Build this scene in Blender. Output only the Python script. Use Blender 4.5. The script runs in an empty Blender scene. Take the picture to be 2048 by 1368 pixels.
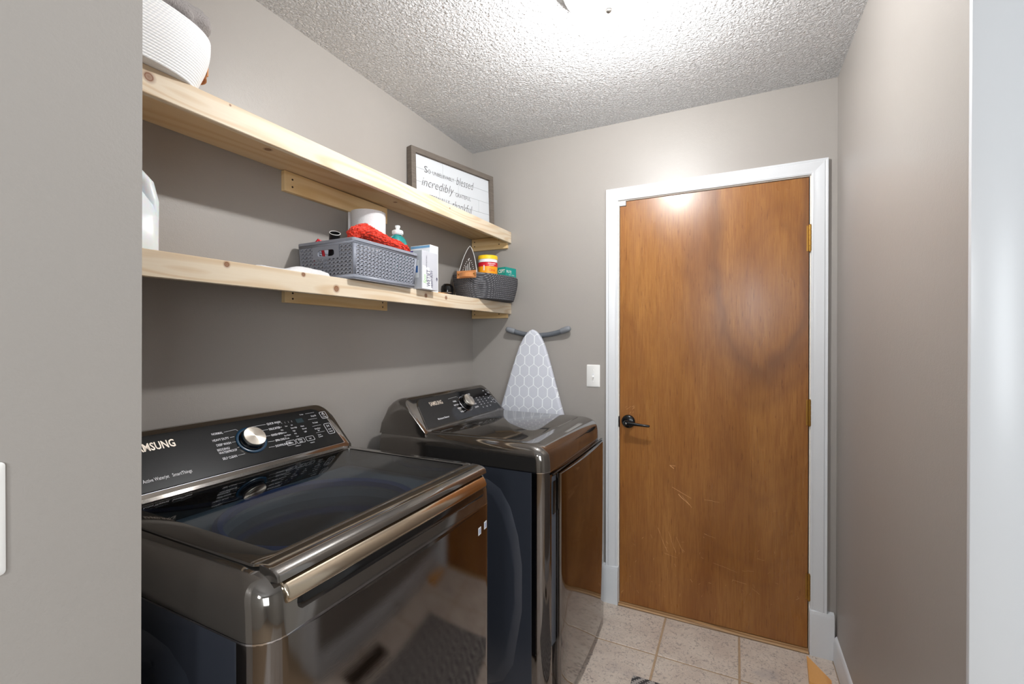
import bpy, bmesh, math, random
from mathutils import Vector, Matrix, noise
random.seed(7)
S = bpy.context.scene
COL = S.collection
PI = math.pi

# ------------------------------------------------------------------ camera, world, light, exposure
cam_d = bpy.data.cameras.new('camera'); cam = bpy.data.objects.new('camera', cam_d); COL.objects.link(cam)
CAM = Vector((1.3996, -2.316, 1.3447)); YAW, PITCH, F = -0.4576, -0.0052, 908.78
_f = Vector((math.sin(YAW)*math.cos(PITCH), math.cos(YAW)*math.cos(PITCH), math.sin(PITCH)))
_r = Vector((math.cos(YAW), -math.sin(YAW), 0)); _u = _r.cross(_f)
cam.matrix_world = Matrix(((_r.x, _u.x, -_f.x, CAM.x), (_r.y, _u.y, -_f.y, CAM.y), (_r.z, _u.z, -_f.z, CAM.z), (0, 0, 0, 1)))
cam_d.sensor_width = 36; cam_d.sensor_fit = 'HORIZONTAL'; cam_d.lens = F/2048*36; cam_d.clip_start = 0.02
S.camera = cam
S.view_settings.view_transform = 'Standard'; S.view_settings.look = 'None'
S.view_settings.gamma = 1; S.view_settings.use_curve_mapping = False
S.view_settings.exposure = 0.10
wd = bpy.data.worlds.new('world'); S.world = wd; wd.use_nodes = True
wd.node_tree.nodes['Background'].inputs[0].default_value = (0.9, 0.95, 1, 1)
wd.node_tree.nodes['Background'].inputs[1].default_value = 0.5

def light(name, kind, loc, power, col, size=0.1, sizey=None, aim=None, spread=None):
    d = bpy.data.lights.new(name, kind); o = bpy.data.objects.new(name, d); COL.objects.link(o)
    o.location = loc; d.energy = power; d.color = col
    if kind == 'AREA':
        d.size = size
        if sizey: d.shape = 'RECTANGLE'; d.size_y = sizey
        if spread: d.spread = spread
    else: d.shadow_soft_size = size
    if aim is not None: o.rotation_euler = (Vector(aim)-Vector(loc)).to_track_quat('-Z', 'Y').to_euler()
    return o
LAMP = Vector((1.05, -0.94, 0))
light('lamp_bulb', 'POINT', (LAMP.x, LAMP.y, 2.345), 52, (1, .995, .985), .026)
light('hall_lamp', 'AREA', (1.49, -3.30, 1.74), 11, (.97, .985, 1), 0.22, 0.22, aim=(1.25, -.6, 1.25))
light('hall_fill_light', 'AREA', (3.0, -3.8, 1.5), 38, (.90, .96, 1), 1.0, 1.3, aim=(0.7, -2.4, 1.2))  # added cool fill to brighten the near wall; the hall has no window

# ------------------------------------------------------------------ materials
class NT:
    def __init__(s, name):
        s.m = bpy.data.materials.new(name); s.m.use_nodes = True
        s.t = s.m.node_tree; s.n = s.t.nodes; s.b = s.n['Principled BSDF']
        s._c = None
    def new(s, typ, ins=None, **kw):
        n = s.n.new(typ)
        for k, v in kw.items(): setattr(n, k, v)
        for k, v in (ins or {}).items(): s.put(n.inputs[k], v)
        return n
    def put(s, sock, v):
        if isinstance(v, bpy.types.NodeSocket): s.t.links.new(v, sock)
        elif isinstance(v, bpy.types.Node): s.t.links.new(v.outputs[0], sock)
        else:
            if hasattr(sock.default_value, '__len__') and not isinstance(v, (int, float)):
                if len(sock.default_value) == 4 and len(v) == 3: v = tuple(v)+(1,)
            sock.default_value = v
    def co(s, scale=(1, 1, 1), loc=(0, 0, 0), rot=(0, 0, 0)):
        if s._c is None: s._c = s.new('ShaderNodeTexCoord')
        mp = s.new('ShaderNodeMapping', {'Scale': scale, 'Location': loc, 'Rotation': rot})
        s.t.links.new(s._c.outputs['Object'], mp.inputs['Vector']); return mp
    def noise(s, vec, scale, detail=4, rough=.5, dist=0):
        return s.new('ShaderNodeTexNoise', {'Vector': vec, 'Scale': scale, 'Detail': detail, 'Roughness': rough, 'Distortion': dist})
    def ramp(s, fac, stops, interp='LINEAR'):
        r = s.new('ShaderNodeValToRGB', {'Fac': fac}); e = r.color_ramp.elements; r.color_ramp.interpolation = interp
        while len(e) < len(stops): e.new(0.5)
        for i, (p, c) in enumerate(stops):
            e[i].position = p; e[i].color = (c, c, c, 1) if isinstance(c, (int, float)) else tuple(c)+(1,)
        return r
    def mix(s, fac, a, b, mode='MIX'):
        m = s.new('ShaderNodeMix', data_type='RGBA', blend_type=mode)
        s.put(m.inputs[0], fac); s.put(m.inputs[6], a); s.put(m.inputs[7], b); return m.outputs[2]
    def math(s, op, a, b=0.0, c=0.0):
        m = s.new('ShaderNodeMath', operation=op); s.put(m.inputs[0], a); s.put(m.inputs[1], b)
        s.put(m.inputs[2], c); return m.outputs[0]
    def bump(s, h, strength=.3, dist=.002):
        b = s.new('ShaderNodeBump', {'Height': h, 'Strength': strength, 'Distance': dist}); s.put(s.b.inputs['Normal'], b.outputs[0]); return b
    def set(s, **k):
        names = dict(col='Base Color', rough='Roughness', metal='Metallic', spec='Specular IOR Level', coat='Coat Weight', coatr='Coat Roughness',
                     alpha='Alpha', trans='Transmission Weight', ior='IOR', sheen='Sheen Weight', sss='Subsurface Weight', aniso='Anisotropic', emit='Emission Color', emits='Emission Strength')
        for a, v in k.items(): s.put(s.b.inputs[names[a]], v)
        return s.m
def lin(r, g, b):
    return tuple((x/255/12.92 if x/255 <= .04045 else ((x/255+.055)/1.055)**2.4) for x in (r, g, b))
def simple(name, rgb, rough=.5, metal=0, spec=.5, **k):
    return NT(name).set(col=lin(*rgb), rough=rough, metal=metal, spec=spec, **k)

def wall_paint(name, rgb, rough=.40):
    t = NT(name); v = t.co()
    big = t.noise(v, 2.2, 3); c = t.mix(t.ramp(big, [(.35, 0), (.7, 1)]), lin(*[x*.985 for x in rgb]), lin(*rgb))
    h = t.noise(v, 260, 3, .6); h2 = t.noise(v, 60, 2)
    t.bump(t.math('ADD', h.outputs[0], t.math('MULTIPLY', h2.outputs[0], .8)), .16, .0022)
    return t.set(col=c, rough=rough, spec=.5)
M = {}
M['wall'] = wall_paint('taupe_wall_paint', (161, 156, 151))
M['hall'] = wall_paint('white_hall_paint', (198, 196, 192), .5)
M['trim'] = simple('white_trim_paint', (214, 217, 221), .3)
M['pltw'] = simple('white_plastic', (238, 238, 236), .3)

def ceiling_mat():
    t = NT('popcorn_ceiling'); v = t.co()
    a = t.noise(v, 95, 3, .6, .6); b = t.new('ShaderNodeTexVoronoi', {'Vector': v, 'Scale': 110.0})
    h = t.math('SUBTRACT', t.ramp(a, [(.38, 0), (.62, 1)]).outputs[0], t.math('MULTIPLY', b.outputs[0], .6))
    t.bump(h, 1.0, .0055)
    return t.set(col=lin(234, 235, 237), rough=.9, spec=.2)
M['ceiling'] = ceiling_mat()

def tile_mat():
    t = NT('mottled_beige_tile'); v = t.co()
    c = t.mix(t.ramp(t.noise(v, 7, 5, .6), [(.35, 0), (.65, 1)]), lin(198, 184, 172), lin(214, 203, 191))
    n2 = t.noise(v, 55, 6, .72, 1.6)
    c = t.mix(t.ramp(n2, [(.40, .75), (.47, 0)]), c, lin(140, 130, 126))
    n3 = t.noise(t.co(loc=(3, 1, 0)), 70, 5, .7, 2)
    c = t.mix(t.ramp(n3, [(.54, 0), (.66, .6)]), c, lin(228, 214, 200))
    n4 = t.noise(t.co(loc=(1, 7, 2)), 5, 3, .5)
    c = t.mix(t.ramp(n4, [(.62, 0), (.75, .4)]), c, lin(150, 146, 152))
    t.bump(n2.outputs[0], .15, .001)
    return t.set(col=c, rough=.42, spec=.4)
M['tile'] = tile_mat()
def grout():
    t = NT('tan_grout'); v = t.co(); n = t.noise(v, 60, 4)
    return t.set(col=t.mix(n.outputs[0], lin(158, 132, 104), lin(190, 166, 138)), rough=.9)
M['grout'] = grout()

def pine(name, dark=(220, 186, 142), light_=(238, 222, 196), axis='Y', knots=(), wav=1.0, scale=1.0):
    t = NT(name)
    sc = {'Y': (1, .09, 1), 'X': (.09, 1, 1), 'Z': (1, 1, .09)}[axis]
    v = t.co(tuple(x*scale for x in sc))
    big = t.noise(v, 4.5*wav, 2, .5, .3)
    w = t.math('SINE', t.math('MULTIPLY', big.outputs[0], 95.0))
    fine = t.noise(t.co(tuple(x*(1 if x > .5 else .25) for x in sc)), 320, 3, .6)
    f = t.math('ADD', t.math('MULTIPLY', t.ramp(t.math('MULTIPLY_ADD', w, .5, .5), [(.35, 0), (1, 1)]).outputs[0], .55), t.math('MULTIPLY', fine.outputs[0], .35))
    c = t.mix(f, lin(*light_), lin(*dark))
    warm = t.noise(v, 1.8, 2)
    c = t.mix(t.ramp(warm, [(.55, 0), (.8, .5)]), c, lin(228, 190, 136))
    for (p, r) in knots:
        geo = t._c
        d = t.new('ShaderNodeVectorMath', operation='DISTANCE'); t.t.links.new(geo.outputs['Object'], d.inputs[0]); d.inputs[1].default_value = p
        k = t.math('DIVIDE', d.outputs['Value'], r)
        c = t.mix(t.ramp(k, [(0, .85), (.35, .75), (.48, 1), (.62, .5), (1, 0)]), c, lin(120, 66, 28))
    t.bump(fine.outputs[0], .08, .0006)
    return t.set(col=c, rough=.5, spec=.35)

def door_mat():
    t = NT('varnished_veneer'); v = t.co((1, 1, .11))
    fine = t.noise(t.co((1, 1, .045)), 240, 3, .65)
    # cathedral figure: distorted rings around two growth centres
    def rings(cx, cz, sz, freq, amp):
        q = t.co((1, 1, sz), loc=(-cx, 0, -cz*sz)); n = t.noise(t.co((1, 1, .5)), 2.1, 3, .5)
        d = t.new('ShaderNodeVectorMath', operation='LENGTH'); t.t.links.new(q.outputs[0], d.inputs[0])
        return t.math('SINE', t.math('ADD', t.math('MULTIPLY', d.outputs['Value'], freq), t.math('MULTIPLY', n.outputs[0], amp)))
    r1 = t.ramp(t.math('MULTIPLY_ADD', rings(.70, 1.55, .45, 26, 9), .5, .5), [(.70, 0), (.93, .40), (1, .12)])
    r2 = t.ramp(t.math('MULTIPLY_ADD', rings(.05, .75, .28, 20, 12), .5, .5), [(.72, 0), (.94, .25), (1, .08)])
    # one long U-shaped heartwood loop on the hinge side, its left arm running up the door
    pos = t.new('ShaderNodeSeparateXYZ'); t.t.links.new(t._c.outputs['Object'], pos.inputs[0])
    wob = t.noise(t.co((1.4, 1, .9), loc=(5, 0, 2)), 2.6, 3, .55); wb = t.math('MULTIPLY', t.math('SUBTRACT', wob.outputs[0], .5), .85)
    dx = t.math('SUBTRACT', pos.outputs[0], .655); side_w = t.math('MULTIPLY_ADD', t.math('GREATER_THAN', dx, 0.0), -.085, .235)
    u = t.math('DIVIDE', t.math('ABSOLUTE', dx), side_w); zz = t.math('DIVIDE', t.math('MAXIMUM', t.math('SUBTRACT', 1.56, pos.outputs[2]), 0.0), .37)
    dd_ = t.math('ADD', t.math('SQRT', t.math('ADD', t.math('MULTIPLY', u, u), t.math('MULTIPLY', zz, zz))), wb)
    r3 = t.ramp(t.math('MULTIPLY', dd_, .5), [(.36, 0), (.46, .58), (.50, .50), (.60, .12), (.66, .22), (.75, 0)])
    sweep = t.noise(t.co((2.2, 1, .5), loc=(3, 0, 1)), 2.0, 3, .5, .4)
    c = t.mix(t.ramp(sweep, [(.3, 0), (.7, 1)]), lin(142, 90, 40), lin(170, 118, 62))
    c = t.mix(t.math('MULTIPLY', r1.outputs[0], .45), c, lin(108, 66, 38)); c = t.mix(r2, c, lin(118, 70, 36)); c = t.mix(r3, c, lin(96, 60, 40))
    c = t.mix(t.ramp(fine, [(.35, .45), (.6, 0)]), c, lin(116, 64, 26))
    sp = t.noise(v, 130, 2, .5); c = t.mix(t.ramp(sp, [(.66, 0), (.72, .45)]), c, lin(96, 50, 20))
    t.bump(fine.outputs[0], .10, .0008)
    rg = t.ramp(t.noise(v, 9, 3), [(.3, .25), (.7, .34)])
    return t.set(col=c, rough=rg, spec=.5)
M['door'] = door_mat()

def steel(name, rgb, rough=.12, metal=.95, brush=0, axis=(1, 200, 1)):
    t = NT(name); r = rough
    if brush:
        n = t.noise(t.co(axis), 6, 3, .6)
        r = t.ramp(n, [(.3, rough), (.7, rough+brush)]); t.bump(n.outputs[0], .03, .0005)
    return t.set(col=lin(*rgb), rough=r, metal=metal, spec=.5)
M['body'] = simple('dark_painted_steel', (58, 62, 72), .3, .35)
M['front'] = steel('black_stainless', (122, 118, 116), .03, 1.0, .035, (3, 3, 260))
M['deck'] = steel('gloss_charcoal_deck', (130, 126, 122), .07, .92)
M['bar'] = steel('bronze_bar', (196, 182, 162), .16, 1)
M['knob'] = steel('turned_aluminium', (215, 205, 190), .25, 1)
def turned():
    t = NT('turned_knob_face'); tg = t.new('ShaderNodeTangent', direction_type='RADIAL', axis='Z')
    t.put(t.b.inputs['Tangent'], tg.outputs[0]); return t.set(col=lin(214, 206, 194), rough=.30, metal=1.0, aniso=.9)
M['turned'] = turned()
M['chrome'] = steel('chrome', (200, 200, 205), .12, 1)
M['black'] = simple('gloss_black', (10, 10, 12), .12)
M['matte'] = simple('matte_black', (16, 16, 17), .5)
M['recess'] = simple('blue_grey_plastic', (74, 80, 90), .35)
M['blue'] = simple('blue_bezel_ring', (12, 52, 78), .2)
M['print'] = simple('white_print', (225, 225, 230), .5)
M['printd'] = simple('dark_grey_print', (70, 68, 70), .7)
M['silver'] = steel('silver_print', (226, 214, 200), .3, .4)
def panel_black():
    t = NT('textured_black_glass'); n = t.noise(t.co(), 330, 2, .5); t.bump(n.outputs[0], .05, .0008)
    return t.set(col=lin(13, 13, 14), rough=.14, spec=.3)
M['panel'] = panel_black()
def dpanel():
    return NT('dryer_black_glass').set(col=lin(20, 20, 22), rough=.08, spec=.4)
M['dpanel'] = dpanel()
M['display'] = simple('dark_display', (18, 40, 46), .2)
def tint():
    t = NT('tinted_glass_lid'); t.n.remove(t.b)
    tr = t.new('ShaderNodeBsdfTransparent', {'Color': (.58, .62, .65, 1)}); gl = t.new('ShaderNodeBsdfGlossy', {'Roughness': .02, 'Color': (.8, .8, .8, 1)})
    geo = t.new('ShaderNodeNewGeometry')     # same reflectance from both faces of the pane
    ior = t.new('ShaderNodeMapRange', {'Value': geo.outputs['Backfacing'], 1: 0.0, 2: 1.0, 3: 1.42, 4: 1/1.42}); fr = t.new('ShaderNodeFresnel', {'IOR': ior.outputs[0]}); mx = t.new('ShaderNodeMixShader', {0: fr.outputs[0], 1: tr.outputs[0], 2: gl.outputs[0]})
    t.t.links.new(mx.outputs[0], t.n['Material Output'].inputs[0]); return t.m
M['tint'] = tint()
M['tub'] = simple('blue_grey_tub', (120, 138, 150), .4)
M['tubblue'] = simple('blue_tub_ring', (62, 92, 150), .35)
def dome_mat():
    t = NT('frosted_dome'); t.n.remove(t.b)
    tr = t.new('ShaderNodeBsdfTransparent', {'Color': (1, 1, 1, 1)}); d = t.new('ShaderNodeBsdfTranslucent', {'Color': (.95, .95, .95, 1)})
    df = t.new('ShaderNodeBsdfDiffuse', {'Color': (.9, .9, .9, 1)})
    m1 = t.new('ShaderNodeMixShader', {0: .3, 1: d.outputs[0], 2: df.outputs[0]})
    m2 = t.new('ShaderNodeMixShader', {0: .22, 1: tr.outputs[0], 2: m1.outputs[0]})
    t.t.links.new(m2.outputs[0], t.n['Material Output'].inputs[0]); return t.m
M['dome'] = dome_mat()
M['nickel'] = steel('brushed_nickel', (190, 188, 185), .3, 1)
M['brass'] = steel('aged_brass', (176, 134, 66), .35, .9)
M['lever'] = simple('black_metal', (14, 15, 18), .22, .2)
M['caulk'] = simple('white_caulk', (236, 230, 220), .6)

def fabric(name, rgb, rough=.95, scale=400, st=.5, rgb2=None, dist=.002):
    t = NT(name); n = t.noise(t.co(), scale, 4, .65)
    c = t.mix(n.outputs[0], lin(*(rgb2 or [x*.85 for x in rgb])), lin(*rgb)); t.bump(n.outputs[0], st, dist)
    return t.set(col=c, rough=rough, spec=.2, sheen=.2)
def rope(name, rgb, rgb2, bst=.5):
    t = NT(name); n = t.new('ShaderNodeTexWave', {'Vector': t.co(rot=(.3, .3, .8)), 'Scale': 55.0, 'Distortion': 2.0, 'Detail': 2.0})
    n2 = t.noise(t.co(), 220, 3)
    f = t.math('MULTIPLY', n.outputs[1], n2.outputs[0])
    t.bump(f, bst, .002)
    return t.set(col=t.mix(t.ramp(f, [(.1, 0), (.6, 1)]), lin(*rgb), lin(*rgb2)), rough=.95, spec=.15)
M['ropew'] = rope('white_cotton_rope', (238, 240, 242), (250, 250, 250), .18)
M['ropeg'] = rope('charcoal_cotton_rope', (62, 62, 66), (122, 122, 126))
M['leather'] = fabric('tan_leather', (214, 146, 92), .55, 300, .15)
M['towel'] = fabric('grey_terry', (186, 180, 178), 1, 260, 1, (140, 134, 132), .004)
M['clothw'] = fabric('white_terry', (244, 244, 246), 1, 500, .8)
M['red'] = fabric('red_chenille', (236, 66, 40), 1, 200, 1, (190, 38, 22), .004)
M['grey_pl'] = simple('grey_basket_plastic', (142, 146, 158), .38)
M['jug'] = NT('translucent_jug').set(col=lin(232, 238, 242), rough=.3, sss=.4, spec=.4)
def board_fabric():
    t = NT('trellis_print_cover')
    sep = t.new('ShaderNodeSeparateXYZ'); cc = t.co(); t.t.links.new(cc.outputs[0], sep.inputs[0])
    # ogee lattice: white line where x offset follows a wave that flips every half row
    px = .0542; pz = .056
    u = t.math('DIVIDE', sep.outputs[0], px); w = t.math('DIVIDE', sep.outputs[2], pz)
    row = t.math('FLOOR', w); fr = t.math('SUBTRACT', w, row)
    par = t.math('MODULO', t.math('ADD', row, 1000), 2.0)
    tri = t.new('ShaderNodeMapRange', {'Value': fr, 1: .45, 2: 1.0, 3: 0.0, 4: 1.0}, interpolation_type='SMOOTHERSTEP')
    off = t.math('MULTIPLY', tri.outputs[0], .5)
    base = t.math('MULTIPLY', par, .5)
    d1 = t.math('ABSOLUTE', t.math('SUBTRACT', t.math('FRACT', t.math('ADD', t.math('ADD', u, base), off)), .5))
    d2 = t.math('ABSOLUTE', t.math('SUBTRACT', t.math('FRACT', t.math('SUBTRACT', t.math('ADD', u, base), off)), .5))
    l = t.math('LESS_THAN', t.math('MINIMUM', d1, d2), .05)
    n = t.noise(t.co(), 900, 2); t.bump(n.outputs[0], .25, .0006)
    return t.set(col=t.mix(l, lin(205, 208, 218), lin(240, 244, 248)), rough=.85, spec=.2)
M['board'] = board_fabric()
M['tfoot'] = simple('grey_tube', (98, 103, 110), .4)
M['tcap'] = simple('grey_rubber_cap', (128, 132, 138), .55)
def barn():
    t = NT('weathered_grey_wood'); n = t.noise(t.co((.1, .1, 1)), 160, 4, .7, .3)
    t.bump(n.outputs[0], .2, .001)
    return t.set(col=t.mix(n.outputs[0], lin(62, 56, 52), lin(128, 118, 108)), rough=.75)
M['barn'] = barn()
M['signw'] = simple('white_painted_plank', (204, 208, 213), .5)
M['paper'] = fabric('white_paper', (238, 238, 240), .95, 300, .2)
M['teal'] = NT('teal_dish_liquid').set(col=lin(6, 128, 126), rough=.12, spec=.6, coat=.4)
M['cap'] = NT('clear_cap').set(col=lin(235, 238, 240), rough=.2, sss=.3)
M['purple'] = simple('purple_print', (64, 20, 150), .45)
M['greybox'] = simple('silver_grey_card', (196, 198, 206), .4)
M['whitebox'] = simple('white_card', (240, 243, 247), .45)
M['bluep'] = simple('blue_print', (74, 120, 190), .5)
M['lblue'] = simple('pale_blue_print', (118, 168, 208), .5)
M['green'] = simple('green_print', (120, 190, 70), .5)
M['yellow'] = simple('yellow_plastic', (250, 204, 30), .35)
M['orange'] = simple('orange_label', (248, 160, 20), .4)
M['redp'] = simple('red_label', (206, 22, 40), .4)
M['tealbox'] = simple('teal_card', (0, 146, 136), .45)
M['sole'] = steel('dark_soleplate', (84, 76, 72), .4, .6)
M['ironblue'] = NT('blue_translucent_iron').set(col=lin(178, 200, 220), rough=.15, spec=.6)
M['rugmat'] = None
def rug_mat():
    t = NT('diamond_pattern_rug')
    sep = t.new('ShaderNodeSeparateXYZ'); cc = t.co(); t.t.links.new(cc.outputs[0], sep.inputs[0])
    jit = t.math('MULTIPLY', t.math('SUBTRACT', t.new('ShaderNodeTexChecker', {'Vector': cc, 'Scale': 130.0}).outputs[1], .5), .05)
    a = t.math('ABSOLUTE', t.math('SUBTRACT', t.math('FRACT', t.math('DIVIDE', sep.outputs[0], .15)), .5))
    b = t.math('ABSOLUTE', t.math('SUBTRACT', t.math('FRACT', t.math('DIVIDE', sep.outputs[1], .20)), .5))
    d = t.math('ADD', t.math('ADD', a, b), jit)      # 0 centre .. 1
    f = t.math('FRACT', t.math('MULTIPLY', d, 4.0)); l = t.math('LESS_THAN', f, .5)
    n = t.noise(t.co(), 500, 3); t.bump(n.outputs[0], .7, .002)
    c = t.mix(l, lin(176, 170, 166), lin(62, 60, 62))
    return t.set(col=t.mix(t.math('MULTIPLY', n.outputs[0], .3), c, lin(120, 116, 114)), rough=1, spec=.1)
M['rug'] = rug_mat()
M['vent'] = simple('bronze_register', (92, 74, 60), .4, .6)
M['wedge'] = pine('wedge_pine', (206, 140, 72), (232, 176, 106), 'Y')
M['sill'] = pine('worn_oak_sill', (112, 78, 48), (190, 152, 108), 'X', scale=1.4)
M['scratch'] = simple('bare_wood_scratch', (214, 164, 112), .7)
M['bolt'] = simple('dark_screw', (52, 36, 26), .5)
M['sticker'] = simple('white_sticker', (226, 228, 230), .5)

# ------------------------------------------------------------------ mesh helpers
def new(): return bmesh.new()
def link(name, me, parent=None):
    o = bpy.data.objects.new(name, me); COL.objects.link(o)
    if parent is not None: o.parent = parent
    return o
def base_of(p):
    b = Vector((0, 0, 0))
    while p is not None: b = b+p.location; p = p.parent
    return b
def obj(name, bm, mat, parent=None, loc=None, ang=35, kind=None):
    """one mesh object; vertices are given in world metres, moved to the parent's (or loc's) frame"""
    b = base_of(parent)
    if parent is None and loc is not None: b = Vector(loc)
    for v in bm.verts: v.co -= b
    bmesh.ops.recalc_face_normals(bm, faces=bm.faces)
    me = bpy.data.meshes.new(name); bm.to_mesh(me); bm.free()
    me.materials.append(mat)
    if ang:
        for p in me.polygons: p.use_smooth = True
        me.set_sharp_from_angle(angle=math.radians(ang))
    o = link(name, me, parent)
    if parent is None and loc is not None: o.location = loc
    if kind: o['kind'] = kind
    return o
def thing(name, label, cat, loc, group=None):
    o = bpy.data.objects.new(name, None); COL.objects.link(o); o.location = loc; o.empty_display_size = .05
    return tag(o, label, cat, group)
def tag(o, label, cat, group=None):
    o['label'] = label; o['category'] = cat
    if group: o['group'] = group
    return o
def struct(o, label=None):
    o['kind'] = 'structure'
    if label: o['label'] = label
    return o
def box(bm, x0, x1, y0, y1, z0, z1, bev=0, seg=2):
    r = bmesh.ops.create_cube(bm, size=1)
    for v in r['verts']:
        v.co = Vector((x0+(v.co.x+.5)*(x1-x0), y0+(v.co.y+.5)*(y1-y0), z0+(v.co.z+.5)*(z1-z0)))
    if bev:
        es = list({e for v in r['verts'] for e in v.link_edges})
        r2 = bmesh.ops.bevel(bm, geom=es, offset=bev, segments=seg, profile=.5, affect='EDGES')
        return list({v for f in r2['faces'] for v in f.verts})
    return r['verts']
def bx(name, mat, parent, *a, bev=0, **k):
    bm = new(); box(bm, *a, bev=bev); return obj(name, bm, mat, parent, **k)
def loft(bm, rings, cap=True, closed=False):
    vs = [[bm.verts.new(p) for p in r] for r in rings]; n = len(vs[0])
    m = len(vs)
    for i in range(m if closed else m-1):
        a, b = vs[i], vs[(i+1) % m]
        for j in range(n):
            bm.faces.new((a[j], a[(j+1) % n], b[(j+1) % n], b[j]))
    if cap and not closed:
        for r in (vs[0], vs[-1]):
            try: bm.faces.new(r)
            except ValueError: pass
    return vs
def lathe(bm, prof, mat4=None, n=32, cap=True):
    m = mat4 or Matrix()
    return loft(bm, [[m @ Vector((r*math.cos(2*PI*j/n), r*math.sin(2*PI*j/n), z)) for j in range(n)] for r, z in prof], cap)
def frame_mat(o, zdir, xdir=None):
    z = Vector(zdir).normalized(); x = Vector(xdir) if xdir is not None else (Vector((0, 0, 1)) if abs(z.z) < .9 else Vector((1, 0, 0)))
    y = z.cross(x).normalized(); x = y.cross(z)
    return Matrix(((x.x, y.x, z.x, o[0]), (x.y, y.y, z.y, o[1]), (x.z, y.z, z.z, o[2]), (0, 0, 0, 1)))
def cyl(bm, a, b, r, n=20, r2=None):
    a, b = Vector(a), Vector(b); lathe(bm, [(r, 0), (r2 or r, (b-a).length)], frame_mat(a, b-a), n)
def tube(bm, pts, r, n=10, cap=True):
    pts = [Vector(p) for p in pts]; rings = []; up = None
    for i, p in enumerate(pts):
        d = (pts[min(i+1, len(pts)-1)]-pts[max(i-1, 0)]).normalized()
        if up is None: up = Vector((0, 0, 1)) if abs(d.z) < .9 else Vector((1, 0, 0))
        s = d.cross(up).normalized(); up = s.cross(d).normalized()
        rr = r[i] if isinstance(r, (list, tuple)) else r
        rings.append([p+s*rr*math.cos(2*PI*j/n)+up*rr*math.sin(2*PI*j/n) for j in range(n)])
    loft(bm, rings, cap)
def prism(bm, poly, f, d0, d1, bev=0):
    """poly in 2D, f(u, v, d) -> world"""
    loft(bm, [[Vector(f(u, v, d0)) for u, v in poly], [Vector(f(u, v, d1)) for u, v in poly]])
def rrect(x0, x1, y0, y1, r, n=5):
    """rounded rectangle outline; r a radius or four (x0y0, x1y0, x1y1, x0y1)"""
    rs = r if isinstance(r, (list, tuple)) else [r]*4
    out = []
    for (cx, cy, sx, sy, a0, rr) in ((x0, y0, 1, 1, PI, rs[0]), (x1, y0, -1, 1, 1.5*PI, rs[1]), (x1, y1, -1, -1, 0, rs[2]), (x0, y1, 1, -1, .5*PI, rs[3])):
        for k in range(n+1):
            a = a0+.5*PI*k/n; out.append((cx+sx*rr+rr*math.cos(a), cy+sy*rr+rr*math.sin(a)))
    return out
def sup(cx, cy, a, b, rot=0, n=2.6, N=72):
    out = []
    for k in range(N):
        th = 2*PI*k/N; C, s = math.cos(th), math.sin(th)
        x = a*math.copysign(abs(C)**(2/n), C); y = b*math.copysign(abs(s)**(2/n), s)
        out.append((cx+math.cos(rot)*x-math.sin(rot)*y, cy+math.sin(rot)*x+math.cos(rot)*y))
    return out
# ---- lettering
_tc = {}
def text_geo(s, shear=0, offset=0):
    k = (s, shear, offset)
    if k not in _tc:
        cu = bpy.data.curves.new('lettering', 'FONT'); cu.body = s; cu.size = 1; cu.resolution_u = 2; cu.shear = shear; cu.offset = offset
        o = bpy.data.objects.new('lettering', cu); COL.objects.link(o)
        me = bpy.data.meshes.new_from_object(o)
        _tc[k] = ([v.co.copy() for v in me.vertices], [tuple(p.vertices) for p in me.polygons])
        bpy.data.objects.remove(o); bpy.data.curves.remove(cu); bpy.data.meshes.remove(me)
    return _tc[k]
class Plane:
    """a local frame on a surface: P(s, t, n) -> world"""
    def __init__(s, o, S_, T_):
        s.o, s.S, s.T = Vector(o), Vector(S_).normalized(), Vector(T_).normalized(); s.N = s.S.cross(s.T)
    def __call__(s, a, b, n=0): return s.o+s.S*a+s.T*b+s.N*n
def text(bm, pl, txt, a, b, size, align='L', n=.0004, sx=1, shear=0, offset=0, rot=0, fit=None):
    vs, fs = text_geo(txt, shear, offset)
    if not vs: return
    x0 = min(v.x for v in vs); x1 = max(v.x for v in vs)
    if fit: sx = fit/((x1-x0)*size)
    dx = {'L': -x0, 'R': -x1, 'C': -(x0+x1)/2}[align]
    ca, sa = math.cos(rot), math.sin(rot)
    nv = []
    for v in vs:
        u, w = (v.x+dx)*size*sx, v.y*size
        nv.append(bm.verts.new(pl(a+u*ca-w*sa, b+u*sa+w*ca, n)))
    for f in fs:
        try: bm.faces.new([nv[i] for i in f])
        except ValueError: pass
def bar2(bm, pl, a0, b0, a1, b1, w, n=.0004):
    """thin printed stroke on a plane"""
    d = Vector((a1-a0, b1-b0)).normalized(); q = Vector((-d.y, d.x))*w/2
    bm.faces.new([bm.verts.new(pl(x, y, n)) for x, y in ((a0+q.x, b0+q.y), (a0-q.x, b0-q.y), (a1-q.x, b1-q.y), (a1+q.x, b1+q.y))])
def outline(bm, pl, a0, a1, b0, b1, w, r=.003, n=.0004):
    p = rrect(a0, a1, b0, b1, r, 3); q = rrect(a0+w, a1-w, b0+w, b1-w, max(r-w, .0003), 3)
    A = [bm.verts.new(pl(x, y, n)) for x, y in p]; B = [bm.verts.new(pl(x, y, n)) for x, y in q]
    for i in range(len(p)): bm.faces.new((A[i], A[(i+1) % len(p)], B[(i+1) % len(p)], B[i]))
def plate(bm, pl, outl, n0, n1):
    loft(bm, [[pl(a, b, n0) for a, b in outl], [pl(a, b, n1) for a, b in outl]])

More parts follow.
